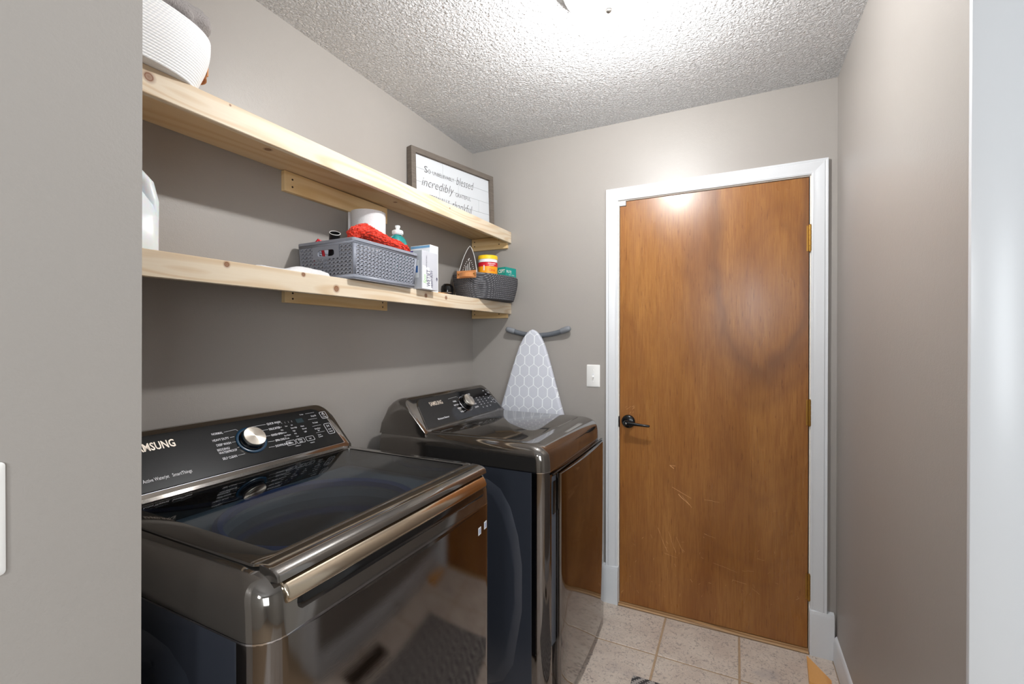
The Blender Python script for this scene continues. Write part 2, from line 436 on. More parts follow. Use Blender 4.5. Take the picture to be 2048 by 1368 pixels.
# ------------------------------------------------------------------ room shell
H, W = 2.445, 1.781
DL, DR, DT = .868, 1.683, 2.045           # door leaf
bm = new(); box(bm, -.15, 3.7, -4.3, .15, -.08, -.003); FL = struct(obj('floor', bm, M['grout'], ang=0), 'tan grout bed of the tiled floor')
_tm = {}
def tiles():
    p = .3176; g = .0085
    for i in range(-3, 10):
        for j in range(-9, 2):
            x0, x1 = 1.0985+(i-3)*p+g/2, 1.0985+(i-2)*p-g/2
            y0, y1 = -.312+j*p+g/2, -.312+(j+1)*p-g/2
            x0, x1 = max(x0, .012), min(1.766 if 1.72 < x1 < 1.78 and y1 > -1.4 else x1, 1.766 if y1 > -1.4 else 3.58); y0, y1 = max(y0, -2.9), min(y1, -.022)
            if x1-x0 < .06 or y1-y0 < .02 or (y0 < -1.95 and x1 < .72): continue
            if y1 < -1.2 and x0 < .72 < x1 and y0 < -1.9: x0 = .72
            bm = new(); box(bm, x0, x1, y0, y1, -.010, 0, bev=.0018, seg=1)
            o = obj('floor_tile', bm, M['tile'], FL)
tiles()
bm = new(); box(bm, -.15, 3.7, -4.3, .15, H, H+.1); struct(obj('ceiling', bm, M['ceiling'], ang=0), 'grey-white popcorn textured ceiling')
bm = new(); box(bm, -.12, 0, -2.0, .12, 0, H); struct(obj('wall_left', bm, M['wall'], ang=0), 'taupe wall behind the shelves')
bm = new()
box(bm, 0, DL-.02, 0, .12, 0, H); box(bm, DR+.02, W+.12, 0, .12, 0, H); box(bm, DL-.02, DR+.02, 0, .12, DT+.02, H)
box(bm, DL-.02, DR+.02, .06, .12, 0, DT+.02)
struct(obj('wall_far', bm, M['wall'], ang=0), 'taupe far wall around the wooden door')
bm = new(); box(bm, W, W+.12, -1.202, 0, 0, H); struct(obj('wall_right', bm, M['wall'], ang=0), 'taupe wall on the right')
bm = new()
vs = box(bm, -.12, .71, -2.12, -2.0, 0, H)
box(bm, .59, .71, -4.2, -2.12, 0, H)
for v in vs:
    if v.co.y > -2.05: v.co.y = -1.994 if v.co.z > 1 else -2.0075
struct(obj('wall_near', bm, M['wall'], ang=0), 'pale taupe wall end close on the left')
bm = new(); box(bm, W+.12, 3.7, -1.202, -1.08, 0, H); box(bm, 3.58, 3.7, -4.3, -1.202, 0, H); box(bm, .59, 3.7, -4.3, -4.2, 0, H)
struct(obj('wall_hall', bm, M['hall'], ang=0), 'white hall walls behind the camera')
# white board on the end of the right wall
bm = new(); box(bm, W-.001, W+.0725, -1.214, -1.2015, 0, H-.002, bev=.0015); box(bm, W+.0735, W+.145, -1.219, -1.2015, 0, H-.002, bev=.004)
struct(obj('trim_1', bm, M['trim'], ang=30), 'wide white board at the right edge of the room')
# right baseboard with moulded top
bm = new()
prof = [(0, 0), (.013, 0), (.013, .078), (.0105, .083), (.0105, .090), (.007, .098), (.0035, .104), (0, .106)]
prism(bm, prof, lambda u, v, d: (W-u, d, v), -1.200, -.022)
BB = struct(obj('baseboard_right', bm, M['trim'], ang=30), 'white moulded baseboard on the right wall')
bm = new()                                            # spring door stop on the baseboard
cyl(bm, (W-.0135, -.62, .055), (W-.018, -.62, .055), .011)
hel = [(W-.018-.055*k/80, -.62+.006*math.cos(k*1.1), .055+.006*math.sin(k*1.1)) for k in range(81)]
tube(bm, hel, .0016, 6); cyl(bm, (W-.072, -.62, .055), (W-.082, -.62, .055), .0075)
obj('door_stop', bm, M['nickel'], BB)

# ---- door, casing, sill
D1 = bpy.data.objects.new('door_1', None); COL.objects.link(D1); D1.location = (DL, 0, 0); struct(D1, 'flat varnished brown wooden door with black lever')
bm = new()
lf = [(DL+.003, .013), (DR-.003, .013), (DR-.003, DT-.003), (DL+.034, DT-.003), (DL+.034, DT-.026), (DL+.003, DT-.026)]
prism(bm, lf, lambda u, v, d: (u, d, v), .002, .042); obj('leaf', bm, M['door'], D1, ang=0)
bm = new(); box(bm, DL+.0005, DL+.031, -.001, .03, DT-.0225, DT+.001, bev=.001); obj('corner_block', bm, M['trim'], D1, kind=None)
for zc in (1.780, 1.031, .280):                       # three butt hinges
    bm = new(); x = DR+.001
    for k in range(5): cyl(bm, (x, -.006, zc-.055+k*.022+.001), (x, -.006, zc-.055+(k+1)*.022-.001), .0062, 12)
    cyl(bm, (x, -.006, zc-.058), (x, -.006, zc+.058), .0048, 10); box(bm, x-.012, x+.004, -.0005, .002, zc-.055, zc+.055)
    obj('hinge', bm, M['brass'], D1)
lx, lz = .914, .932
bm = new(); lathe(bm, [(.0335, 0), (.0335, .004), (.031, .009), (.024, .013), (.012, .0155), (.0115, .045), (.0135, .047), (.0135, .058), (.011, .062)], frame_mat((lx, .001, lz), (0, -1, 0)), 36)
LV = obj('lever_handle', bm, M['lever'], D1)
bm = new()
pts = [(lx-.004, -.052, lz), (lx+.02, -.054, lz-.001), (lx+.05, -.056, lz-.003), (lx+.085, -.056, lz-.005), (lx+.108, -.055, lz-.006), (lx+.114, -.054, lz-.006)]
tube(bm, pts, [.010, .0095, .0075, .0062, .0058, .003], 12); obj('lever', bm, M['lever'], LV)
bm = new(); lathe(bm, [(.005, 0), (.005, .002), (.003, .0025)], frame_mat((lx, -.061, lz), (0, -1, 0)), 14); obj('lock_button', bm, M['chrome'], LV)
bx('latch_plate', M['lever'], D1, DL-.0035, DL+.0035, -.003, .02, .900, .955, bev=.001)
bm = new(); random.seed(3); dp = Plane((DL, .002, 0), (1, 0, 0), (0, 0, 1))
def scr(a, b, da, db, w=.0016, k=4):
    p = (a, b)
    for i in range(k):
        q = (p[0]+da/k+random.uniform(-.002, .002), p[1]+db/k+random.uniform(-.002, .002)); bar2(bm, dp, *p, *q, w*random.uniform(.4, 1), .0004); p = q
scr(.245, .735, .02, -.016, .006, 2); scr(.25, .735, .024, -.005, .003, 2); scr(.255, .63, .09, -.045, .002); scr(.285, .60, .05, -.045, .0035); scr(.30, .595, .045, -.05, .002)
scr(.40, .59, .06, -.005, .0015); scr(.40, .43, .045, -.012, .0018); scr(.19, .42, .045, -.11, .0014); scr(.24, .41, .035, -.09, .0013); scr(.275, .39, .03, -.07, .0012); scr(.23, .30, .05, -.01)
scr(.44, .30, .10, -.02, .001); scr(.52, .24, .06, -.005, .0015); scr(.62, .36, .03, .0, .0012); scr(.60, .22, .03, -.02, .0012); scr(.56, .29, .05, .01, .001)
for _ in range(46):
    a, b = random.uniform(.02, .78), random.uniform(.05, .42); scr(a, b, random.uniform(-.012, .014), random.uniform(-.02, .012), .0012, 1)
for _ in range(10): scr(random.uniform(.03, .07), random.uniform(.97, 1.01), random.uniform(.004, .012), random.uniform(.004, .012), .0012, 1)
obj('scratch_marks', bm, M['scratch'], D1, ang=0, kind='stuff')

CS = bpy.data.objects.new('trim_2', None); COL.objects.link(CS); CS.location = (DL, 0, 0); struct(CS, 'white moulded door casing')
CW = .059
cprof = [(0, 0), (0, .009), (.006, .0115), (.012, .0105), (.020, .0125), (.034, .016), (.046, .018), (.050, .016), (.054, .018), (CW, .0185), (CW, 0)]   # u outward from the opening, v proud
def casing(a, b, out, m0, m1):
    """straight moulding from a to b, mitred: shift along the length by m*u at each end"""
    a, b, out = Vector(a), Vector(b), Vector(out); d = (b-a).normalized(); bm = new()
    loft(bm, [[a+out*u+d*(m0*u)+Vector((0, -v, 0)) for u, v in cprof], [b+out*u+d*(m1*u)+Vector((0, -v, 0)) for u, v in cprof]])
    return obj('casing_board', bm, M['trim'], CS, ang=25)
xl, xr, zt = DL-.005, DR+.005, DT+.005
casing((xl, 0, .185), (xl, 0, zt), (-1, 0, 0), 0, 1); casing((xr, 0, .185), (xr, 0, zt), (1, 0, 0), 0, 1); casing((xl, 0, zt), (xr, 0, zt), (0, 0, 1), -1, 1)
for (x0, x1) in ((xl-.082, xl+.003), (xr-.003, W-.008)):
    bm = new(); pr = [(0, 0), (.024, 0), (.024, .172), (.021, .180), (.019, .188), (0, .192)]
    prism(bm, pr, lambda u, v, d: (d, -u, v), x0, x1)
    obj('plinth_block', bm, M['trim'], CS, ang=30)
for q in ((DL-.018, DL-.001, 0.0, .058, 0, DT+.018), (DR+.001, DR+.018, 0.0, .058, 0, DT+.018), (DL-.001, DR+.001, 0.0, .058, DT+.001, DT+.018)): bx('jamb', M['caulk'], CS, *q, ang=0)
bm = new(); prism(bm, [(.055, 0), (.055, .010), (0, .009), (-.012, .006), (-.018, 0)], lambda u, v, d: (d, u, v), DL, DR)
obj('sill', bm, M['sill'], CS, ang=30)
# exposed brown strip by the left plinth (old baseboard end seen beside the dryer)
bm = new(); box(bm, .018, xl-.083, -.012, -.0005, 0, .075, bev=.002); struct(obj('baseboard_far', bm, M['sill'], ang=30), 'dark brown baseboard low on the far wall')

# ---- switches
def switch(name, label, o, S_, T_, w, h):
    pl = Plane(o, S_, T_); t = thing(name, label, 'light switch', pl(0, 0, 0))
    bm = new(); loft(bm, [[pl(a, b, .0003) for a, b in rrect(-w/2, w/2, -h/2, h/2, .004, 3)], [pl(a, b, .003) for a, b in rrect(-w/2, w/2, -h/2, h/2, .004, 3)], [pl(a, b, .0058) for a, b in rrect(-w/2+.005, w/2-.005, -h/2+.005, h/2-.005, .003, 3)]])
    obj('cover_plate', bm, M['pltw'], t, ang=50)
    bm = new(); plate(bm, pl, rrect(-.0052, .0052, -.012, .012, .001, 2), .0055, .0064); tg = obj('toggle_slot', bm, M['sticker'], t)
    bm = new(); loft(bm, [[pl(a, b, .006) for a, b in rrect(-.004, .004, -.009, .001, .001, 2)], [pl(a, b-.005, .016) for a, b in rrect(-.003, .003, -.006, .001, .001, 2)]]); obj('toggle', bm, M['pltw'], t)
    for s in (-1, 1):
        bm = new(); lathe(bm, [(.0032, .0055), (.0032, .0064), (.002, .0068)], frame_mat(pl(0, s*.0302, 0), pl.N), 12); obj('screw', bm, M['pltw'], t)
    return t
switch('light_switch', 'white toggle light switch beside the wooden door', (.733, 0, 1.156), (1, 0, 0), (0, 0, 1), .070, .116)
switch('light_switch', 'white switch plate cut off at the left picture edge', (.71, -2.160, 1.158), (0, 1, 0), (0, 0, 1), .072, .118)

# ---- ceiling lamp
L = thing('ceiling_lamp', 'white glass dome light glowing on the ceiling', 'ceiling light', (LAMP.x, LAMP.y, H))
bm = new(); m = Matrix.Translation((LAMP.x, LAMP.y, H-.0005)); lathe(bm, [(.146, 0), (.149, -.005), (.149, -.018), (.143, -.022)], m, 56); obj('pan', bm, M['nickel'], L)
bm = new(); dm = [(.143, -.022)]+[(.140*math.cos(a), -.024-.066*math.sin(a)) for a in [i*PI/2/14 for i in range(15)]]
dm[-1] = (.012, -.090); lathe(bm, dm, m, 56, cap=False); obj('glass_dome', bm, M['dome'], L)
bm = new(); lathe(bm, [(.011, -.087), (.013, -.092), (.008, -.095), (.010, -.099), (.006, -.104), (.001, -.106)], m, 20); obj('finial', bm, M['nickel'], L)

# ------------------------------------------------------------------ appliances
def stack(levels, n=6):
    """rounded-rectangle rings; a level is (z, x0, x1, y0, y1, rear radius, front radius)"""
    return [[Vector((x, y, z)) for x, y in rrect(x0, x1, y0, y1, (rb, rf, rf, rb), n)] for z, x0, x1, y0, y1, rb, rf in levels]
def deck_levels(xb, xf, y0, y1, zs, zt, lip=0):
    L_ = [(zs, xb, xf, y0, y1, .012, .045), (zs+.035, xb, xf-.002, y0+.0005, y1-.0005, .012, .045)]
    for k in range(0, 9):
        a = k/8*PI/2; i = 1-math.cos(a)
        L_.append((zs+.045+(zt-zs-.045)*math.sin(a), xb+.01*i, xf-.004-.062*i, y0+.001+.032*i, y1-.001-.032*i, .015, .045-.012*i))
    return L_
def cabinet(t, xb, xf, y0, y1, zs, bow):
    bm = new(); loft(bm, stack([(.018, xb, xf-.055, y0, y1, .01, .003), (zs-.003, xb, xf-.055, y0, y1, .01, .003)])); obj('cabinet', bm, M['body'], t)
    # wrap-round front with rounded vertical corners and a slightly bowed face
    out = []
    for k in range(9):
        a = PI/2*k/8; out.append((xf-.045+.045*math.sin(a), y0+.045-.045*math.cos(a)))
    N = 16; yc = (y0+y1)/2; hw = (y1-y0)/2-.045
    mid = [(xf+bow*(1-(2*k/N-1)**2), y0+.045+2*hw*k/N) for k in range(1, N)]
    right = [(x, y0+y1-y) for x, y in reversed(out)]
    fr = out+mid+right; fr = [(xf-.0555, y0)]+fr+[(xf-.0555, y1)]
    bm = new(); loft(bm, [[Vector((x, y, z)) for x, y in fr] for z in (.02, zs-.003)]); obj('front_panel', bm, M['front'], t, ang=30)
    bm = new(); box(bm, xb+.01, xf-.06, y0+.01, y1-.01, .017, .02)
    for (x, y) in ((xb+.05, y0+.06), (xb+.05, y1-.06), (xf-.09, y0+.06), (xf-.09, y1-.06)):
        b2 = new(); cyl(b2, (x, y, 0), (x, y, .02), .022, 16); obj('foot', b2, M['matte'], t)
    obj('base_plate', bm, M['matte'], t)
    # thin bright seam between cabinet and deck
    bm = new(); loft(bm, stack([(zs-.0035, xb+.003, xf-.0005, y0-.0006, y1+.0006, .01, .045), (zs-.0005, xb+.003, xf-.0005, y0-.0006, y1+.0006, .01, .045)])); obj('seam_strip', bm, M['chrome'], t)
def console(t, xb, y0, y1, p0, p1, zd, name='console'):
    """sloped control console across the back; profile swept along y with rounded shoulders"""
    prof = [(xb, zd-.01), (p0[0]+.006, zd-.01), (p0[0], p0[1]), (p1[0], p1[1]), (p1[0]-.008, p1[1]+.006), (p1[0]-.020, p1[1]+.006)]
    prof += [(xb+(p1[0]-.020-xb)*math.cos(a), p1[1]-.089+.095*math.sqrt(max(0, 1-(1-math.cos(a))**2))) for a in [PI/2*k/7 for k in range(1, 8)]]
    hz = p1[1]+.006-zd
    rings = []
    seq = []
    for k in range(10):
        a = PI/2*k/9
        seq.append((y0+.050*(1-math.cos(a)), .36*(1-math.sin(a))))
    full = seq+[(y0+y1-y, d) for y, d in reversed(seq)]
    def warp(x, z, drop):
        if z <= zd: return x, z
        z2 = zd+(z-zd)*(1-drop)
        f = (z-zd)/hz; f2 = (z2-zd)/hz
        return x+(p0[0]-p1[0])*(f-f2), z2
    for y, d in full: rings.append([Vector((warp(x, z, d)[0], y, warp(x, z, d)[1])) for x, z in prof])
    bm = new(); loft(bm, rings); return obj(name, bm, M['deck'], t, ang=32)

def knob_face(par, m, prof):
    bm = new(); lathe(bm, prof, None, 64); bmesh.ops.recalc_face_normals(bm, faces=bm.faces)
    me = bpy.data.meshes.new('cycle_knob'); bm.to_mesh(me); bm.free(); me.materials.append(M['turned'])
    for p in me.polygons: p.use_smooth = True
    me.set_sharp_from_angle(angle=.5)
    o = link('cycle_knob', me, par); o.location = m.translation-base_of(par); o.rotation_euler = m.to_euler(); return o
# ---- washer
Y0, Y1, XB, XF, ZS, ZT = -1.900, -1.213, .055, .800, .905, .998
w = thing('washing_machine', 'top-loading washer with dark glass lid and bronze bar, nearer machine', 'washing machine', (.43, -1.556, 0))
cabinet(w, XB, XF, Y0, Y1, ZS, .014)
lv = stack(deck_levels(XB, XF, Y0, Y1, ZS, ZT))
gx0, gx1, gy0, gy1 = .300, .742, -1.838, -1.256
hole = [[Vector((x, y, z)) for x, y in rrect(gx0, gx1, gy0, gy1, .02, 6)] for z in (ZT, ZT-.05)]
bm = new(); loft(bm, lv+hole, cap=False); obj('top_deck', bm, M['deck'], w, ang=40)
# tub under the glass
cx, cy = .525, -1.547
bm = new(); circ = lambda r, z: [Vector((cx+r*math.cos(-PI*.75+2*PI*k/28-PI*.25/2-.1), cy+r*math.sin(-PI*.75+2*PI*k/28-PI*.25/2-.1), z)) for k in range(28)]
rr28 = [Vector((x, y, ZT-.05)) for x, y in rrect(gx0, gx1, gy0, gy1, .02, 6)]
loft(bm, [rr28, circ(.215, ZT-.055), circ(.205, ZT-.075)], cap=False); tubtop = obj('tub_cover', bm, M['tub'], w, ang=30)
bm = new(); lathe(bm, [(.218, ZT-.060), (.224, ZT-.052), (.214, ZT-.046), (.204, ZT-.052), (.206, ZT-.066)], Matrix.Translation((cx, cy, 0)), 56, cap=False); obj('tub_ring', bm, M['tubblue'], w)
bm = new(); lathe(bm, [(.206, ZT-.070), (.202, ZT-.11), (.212, ZT-.13), (.212, .62), (.16, .60), (.06, .61), (.04, .66), (.001, .67)], Matrix.Translation((cx, cy, 0)), 48, cap=False); obj('drum', bm, M['tub'], w)
bm = new()
for k in range(5):
    a = k*2*PI/5; tube(bm, [(cx+.05*math.cos(a), cy+.05*math.sin(a), .63), (cx+.16*math.cos(a+.25), cy+.16*math.sin(a+.25), .615)], [.022, .010], 8)
obj('agitator_fin', bm, M['tubblue'], w, kind='stuff')
# lid: frame, glass, front handle bar
bm = new(); zf = ZT
o_ = rrect(.272, .752, -1.872, -1.240, .018, 6); i_ = rrect(gx0+.012, gx1-.004, gy0+.008, gy1-.008, .012, 6)
loft(bm, [[Vector((x, y, z)) for x, y in p] for p, z in ((o_, zf+.0006), (o_, zf+.004), (rrect(.275, .749, -1.869, -1.243, .016, 6), zf+.0062), (i_, zf+.0058), (i_, zf+.001))], cap=False)
fr = obj('lid_frame', bm, M['deck'], w, ang=40)
bm = new(); loft(bm, [[Vector((x, y, z)) for x, y in rrect(gx0+.0125, gx1-.0045, gy0+.0085, gy1-.0085, .012, 5)] for z in (zf+.0015, zf+.0042)]); obj('lid_glass', bm, M['tint'], w, ang=30)
# rolled lid front and the bar
bm = new()
pr = [(.750, zf+.0062), (.770, zf+.0052), (.782, zf+.0022), (.7885, zf-.0015), (.7925, zf-.006), (.794, zf-.014), (.77, zf-.016), (.750, zf-.006)]
rings = []
for y, s in ((-1.868, .94), (-1.866, .985), (-1.863, 1), (-1.247, 1), (-1.244, .985), (-1.242, .94)):
    rings.append([Vector((.772+(x-.772)*s, y, zf-.012+(z-zf+.012)*s)) for x, z in pr])
loft(bm, rings); obj('lid_front', bm, M['deck'], w, ang=40)
bm = new(); el = [(.011*math.cos(a), .0185*math.sin(a)) for a in [2*PI*k/28 for k in range(28)]]; tl = .62
rings = []
for y, s in ((-1.858, .8), (-1.8565, .95), (-1.853, 1), (-1.261, 1), (-1.2575, .95), (-1.256, .8)):
    rings.append([Vector((.789+s*(u*math.cos(tl)-v*math.sin(tl)), y, zf-.033+s*(u*math.sin(tl)+v*math.cos(tl)))) for u, v in el])
loft(bm, rings); obj('handle_bar', bm, M['bar'], w, ang=40)
bm = new(); box(bm, .762, .8015, -1.842, -1.262, zf-.074, zf-.044, bev=.012); obj('handle_recess', bm, M['black'], w)
# console and panel
C0, C1 = (.250, 1.005), (.145, 1.120)
console(w, XB, -1.888, -1.200, C0, C1, .990)
Tn = Vector((C1[0]-C0[0], 0, C1[1]-C0[1])); PW = Plane((C0[0], 0, C0[1]), (0, 1, 0), Tn); TL = Tn.length
bm = new(); out = rrect(-1.872, -1.224, .004, TL-.006, (.004, .004, .035, .035), 8)
out = [(a+(.020 if a > -1.5 else -.020)*-(b/TL), b) for a, b in out]
loft(bm, [[PW(a, b, .0002) for a, b in out], [PW(a, b, .0022) for a, b in out], [PW(-1.55+(a+1.55)*.996, .08+(b-.08)*.985, .0032) for a, b in out]]); cp = obj('control_panel', bm, M['panel'], w, ang=25)
Z3 = .0038
bm = new(); kc = PW(-1.5075, .0805, .003); km = frame_mat(kc, PW.N, PW.T)
lathe(bm, [(.0415, 0), (.0415, .002), (.0385, .0035), (.0345, .003)], km, 48, cap=False); obj('bezel_ring', bm, M['blue'], cp)
bm = new(); lathe(bm, [(.0335, 0), (.0335, .004), (.031, .006), (.0305, .014)], km, 48); obj('knob_skirt', bm, M['black'], cp)
knob_face(cp, km, [(.0300, .012), (.0300, .020), (.029, .0215), (.0001, .0218)])
bm = new(); bar2(bm, PW, -1.3485, .1135, -1.3235, .1135, .016, Z3); obj('display', bm, M['display'], cp, ang=0)
bm = new(); text(bm, PW, 'SAMSUNG', -1.687, .1075, .030, 'R', Z3, fit=.089, offset=.022); obj('logo_lettering', bm, M['silver'], cp, ang=0, kind='stuff')
bm = new(); P_ = PW
text(bm, P_, 'Active Waterjet', -1.7805, .028, .0125, 'L', Z3, fit=.052, offset=.008); text(bm, P_, 'SmartThings', -1.7215, .028, .0125, 'L', Z3, fit=.042, offset=.008)
for s, a, b, al in (('NORMAL', -1.570, .1175, 'R'), ('HEAVY DUTY', -1.562, .098, 'R'), ('DEEP WASH', -1.563, .082, 'R'), ('BEDDING/', -1.572, .0675, 'R'), ('WATERPROOF', -1.557, .058, 'R'), ('SELF CLEAN', -1.565, .040, 'R'),
                    ('QUICK WASH', -1.4425, .1185, 'L'), ('DELICATES', -1.444, .1, 'L'), ('RINSE+SPIN', -1.447, .079, 'L'), ('SPIN ONLY', -1.444, .059, 'L'), ('DOWNLOADED', -1.452, .0415, 'L')):
    text(bm, P_, s, a, b, .0098, al, Z3, sx=.72, offset=.006)
lw = .0007
for a0, b0, a1, b1 in ((-1.567, .121, -1.535, .123), (-1.535, .123, -1.530, .118), (-1.559, .1015, -1.547, .1015), (-1.560, .0855, -1.550, .0855), (-1.554, .0665, -1.548, .067), (-1.562, .0435, -1.543, .0435),
                       (-1.489, .122, -1.446, .122), (-1.492, .1165, -1.489, .122), (-1.468, .104, -1.447, .1035), (-1.465, .083, -1.450, .0825), (-1.466, .064, -1.447, .0625), (-1.472, .046, -1.455, .045)):
    bar2(bm, P_, a0, b0, a1, b1, lw, Z3)
for a, s in ((-1.402, 'Temp.'), (-1.3695, 'Water'), (-1.335, 'Soil')):
    outline(bm, P_, a-.0145, a+.0145, .0365, .0525, .0009, .003, Z3); text(bm, P_, s, a, .042 if s != 'Water' else .0455, .0075, 'C', Z3, sx=.75)
text(bm, P_, 'Level', -1.3695, .039, .0075, 'C', Z3, sx=.75)
for i, row in enumerate((('Hot', 'Extra High', 'Heavy'), ('Warm', 'High', 'Normal'), ('Eco Warm', 'Mid', 'Light'), ('Cold', 'Low', ''))):
    for j, s in enumerate(row):
        if s: text(bm, P_, s, -1.411+j*.034+i*.0005, .0905-i*.0105, .0068, 'L', Z3, sx=.7)
for k in range(5): text(bm, P_, '8', -1.409+k*.0115, .113, .009, 'L', Z3, sx=.2)
for k, s in enumerate(('Wash', 'Rinse', 'Spin')): text(bm, P_, s, -1.412+k*.02, .1015, .0052, 'L', Z3, sx=.7)
text(bm, P_, 'Smart', -1.297, .0475, .0070, 'C', Z3, sx=.7); text(bm, P_, 'Control', -1.297, .0405, .0070, 'C', Z3, sx=.7)
text(bm, P_, 'Deep Fill', -1.279, .1195, .0076, 'C', Z3, sx=.7); text(bm, P_, 'Pre Soak', -1.287, .0935, .0076, 'C', Z3, sx=.7)
text(bm, P_, 'Extra Rinse', -1.291, .071, .0070, 'C', Z3, sx=.65); text(bm, P_, 'Spin', -1.291, .064, .0070, 'C', Z3, sx=.65)
for b in (.111, .084, .0585): bar2(bm, P_, -1.305, b, -1.272, b, lw*.8, Z3)
text(bm, P_, 'To Start', -1.318, .1325, .0056, 'C', Z3, sx=.7); bar2(bm, P_, -1.303, .1345, -1.270, .1345, lw*.8, Z3)
outline(bm, P_, -1.2535, -1.2285, .1045, .1315, .0011, .004, Z3); outline(bm, P_, -1.2625, -1.2365, .044, .085, .0011, .005, Z3)
text(bm, P_, 'POWER', -1.241, .1085, .0062, 'C', Z3, sx=.75); outline(bm, P_, -1.246, -1.236, .1165, .1265, .0011, .005, Z3); bar2(bm, P_, -1.241, .1225, -1.241, .1285, .0013, Z3+.0001)
text(bm, P_, '▷ll', -1.2495, .071, .011, 'C', Z3, sx=.7); text(bm, P_, 'START', -1.2495, .0595, .0062, 'C', Z3, sx=.75); text(bm, P_, 'PAUSE', -1.2495, .051, .0062, 'C', Z3, sx=.75)
text(bm, P_, '• Child Lock •', -1.386, .0285, .0050, 'C', Z3, sx=.7); text(bm, P_, '• Delay End', -1.336, .0275, .0050, 'C', Z3, sx=.7)
obj('cycle_lettering', bm, M['print'], cp, ang=0, kind='stuff')
bm = new()
for a0, a1 in ((-1.875, -1.222),): bar2(bm, PW, a0, .0035, a1, .0035, .0014, .0012)
bar2(bm, PW, -1.2215, .004, -1.233, .110, .0012, .0012)
obj('panel_edge_line', bm, M['chrome'], cp, ang=0)
# label stickers on the front, upper right
PF = Plane((XF+.004, 0, 0), (0, 1, 0), (0, 0, 1))
fx = lambda y, n: XF+.014*(1-((y+1.5565)/.2985)**2)+n
for a0, a1, b0, b1 in ((-1.3035, -1.288, .8375, .8565), (-1.268, -1.253, .840, .8595)):
    bm = new(); loft(bm, [[(fx(y, n), y, z) for y, z in ((a0, b0), (a1, b0), (a1, b1), (a0, b1))] for n in (.0001, .0006)]); st = obj('label_sticker', bm, M['sticker'], w, ang=0)
    bm = new()
    for k in range(4):
        z = b0+.004+k*.0032; bm.faces.new([bm.verts.new((fx(y, .0008), y, zq)) for y, zq in ((a0+.003, z), (a1-.003, z), (a1-.003, z+.0018), (a0+.003, z+.0018))])
    obj('label_print', bm, M['bluep'], st, ang=0, kind='stuff')
# ---- dryer
Y0, Y1, XB, XF, ZS, ZT = -.886, -.200, .085, .826, .889, .980
d = thing('clothes_dryer', 'dark front-loading dryer with closed glossy top beside the wooden door', 'dryer', (.46, -.543, 0))
cabinet(d, XB, XF, Y0, Y1, ZS, .010)
bm = new(); loft(bm, stack(deck_levels(XB, XF, Y0, Y1, ZS, ZT))); obj('top_deck', bm, M['deck'], d, ang=40)
bm = new(); loft(bm, [[Vector((x, y, z)) for x, y in rrect(a0, a1, b0, b1, r, 6)] for a0, a1, b0, b1, r, z in ((.30, .735, Y0+.045, Y1-.04, .03, ZT+.0004), (.303, .732, Y0+.048, Y1-.043, .028, ZT+.0025))]); obj('top_plate', bm, M['deck'], d, ang=40)
C0, C1 = (.310, .985), (.205, 1.100)
console(d, XB, Y0+.006, Y1-.004, C0, C1, .972)
Tn = Vector((C1[0]-C0[0], 0, C1[1]-C0[1])); PD = Plane((C0[0], 0, C0[1]), (0, 1, 0), Tn)
bm = new(); out = rrect(-.858, -.222, .004, TL-.008, (.004, .004, .036, .036), 8)
out = [(a+(.024 if a > -.5 else -.050)*-(b/TL), b) for a, b in out]
loft(bm, [[PD(a, b, .0002) for a, b in out], [PD(a, b, .0022) for a, b in out], [PD(-.54+(a+.54)*.995, .08+(b-.08)*.985, .0032) for a, b in out]]); cp = obj('control_panel', bm, M['dpanel'], d, ang=25)
bm = new(); outl = [(-.54+(a+.54)*1.004, .078+(b-.078)*1.02) for a, b in out]
A = [bm.verts.new(PD(a, b, .0010)) for a, b in outl]; B = [bm.verts.new(PD(-.54+(a+.54)*.994, .078+(b-.078)*.982, .0036)) for a, b in out]
for i in range(len(A)): bm.faces.new((A[i], A[(i+1) % len(A)], B[(i+1) % len(A)], B[i]))
obj('panel_edge_line', bm, M['deck'], cp, ang=0)
kc = PD(-.497, .0775, .003); km = frame_mat(kc, PD.N, PD.T)
bm = new(); lathe(bm, [(.0415, 0), (.0415, .0015), (.0405, .0022), (.0385, .0015)], km, 48, cap=False); obj('bezel_ring', bm, M['chrome'], cp)
bm = new(); lathe(bm, [(.0345, 0), (.0345, .004), (.032, .007), (.0315, .020)], km, 48); obj('knob_skirt', bm, M['black'], cp)
knob_face(cp, km, [(.031, .016), (.031, .030), (.030, .0315), (.0001, .0318)])
bm = new(); text(bm, PD, 'SAMSUNG', -.699, .103, .028, 'C', Z3, fit=.092, offset=.016); obj('logo_lettering', bm, M['silver'], cp, ang=0, kind='stuff')
bm = new(); P_ = PD
text(bm, P_, 'Moisture Sensor', -.716, .0315, .0120, 'C', Z3, fit=.082, offset=.01)
for s, a, b in (('NORMAL', -.553, .0975), ('HEAVY DUTY', -.553, .0775), ('BEDDING', -.553, .058), ('TOWELS', -.553, .038)):
    text(bm, P_, s, a, b, .0105, 'R', Z3, sx=.6, offset=.014)
for s, a, b in (('DELICATES', -.440, .119), ('PERM PRESS', -.440, .0985), ('TIME DRY', -.440, .0815), ('AIR FLUFF', -.440, .061), ('QUICK DRY', -.446, .0425)):
    text(bm, P_, s, a, b, .0105, 'L', Z3, sx=.6, offset=.014)
for a0, b0, a1, b1 in ((-.60, .120, -.53, .1235), (-.53, .1235, -.522, .116), (-.482, .1235, -.444, .1235), (-.549, .0815, -.54, .0815), (-.549, .062, -.54, .062), (-.549, .042, -.532, .043)): bar2(bm, P_, a0, b0, a1, b1, .0007, Z3)
for i in range(4):
    for j in range(3): text(bm, P_, ('Very Dry', 'High', 'Long')[j], -.385+j*.035, .092-i*.0135, .0078, 'L', Z3, sx=.45, offset=.01)
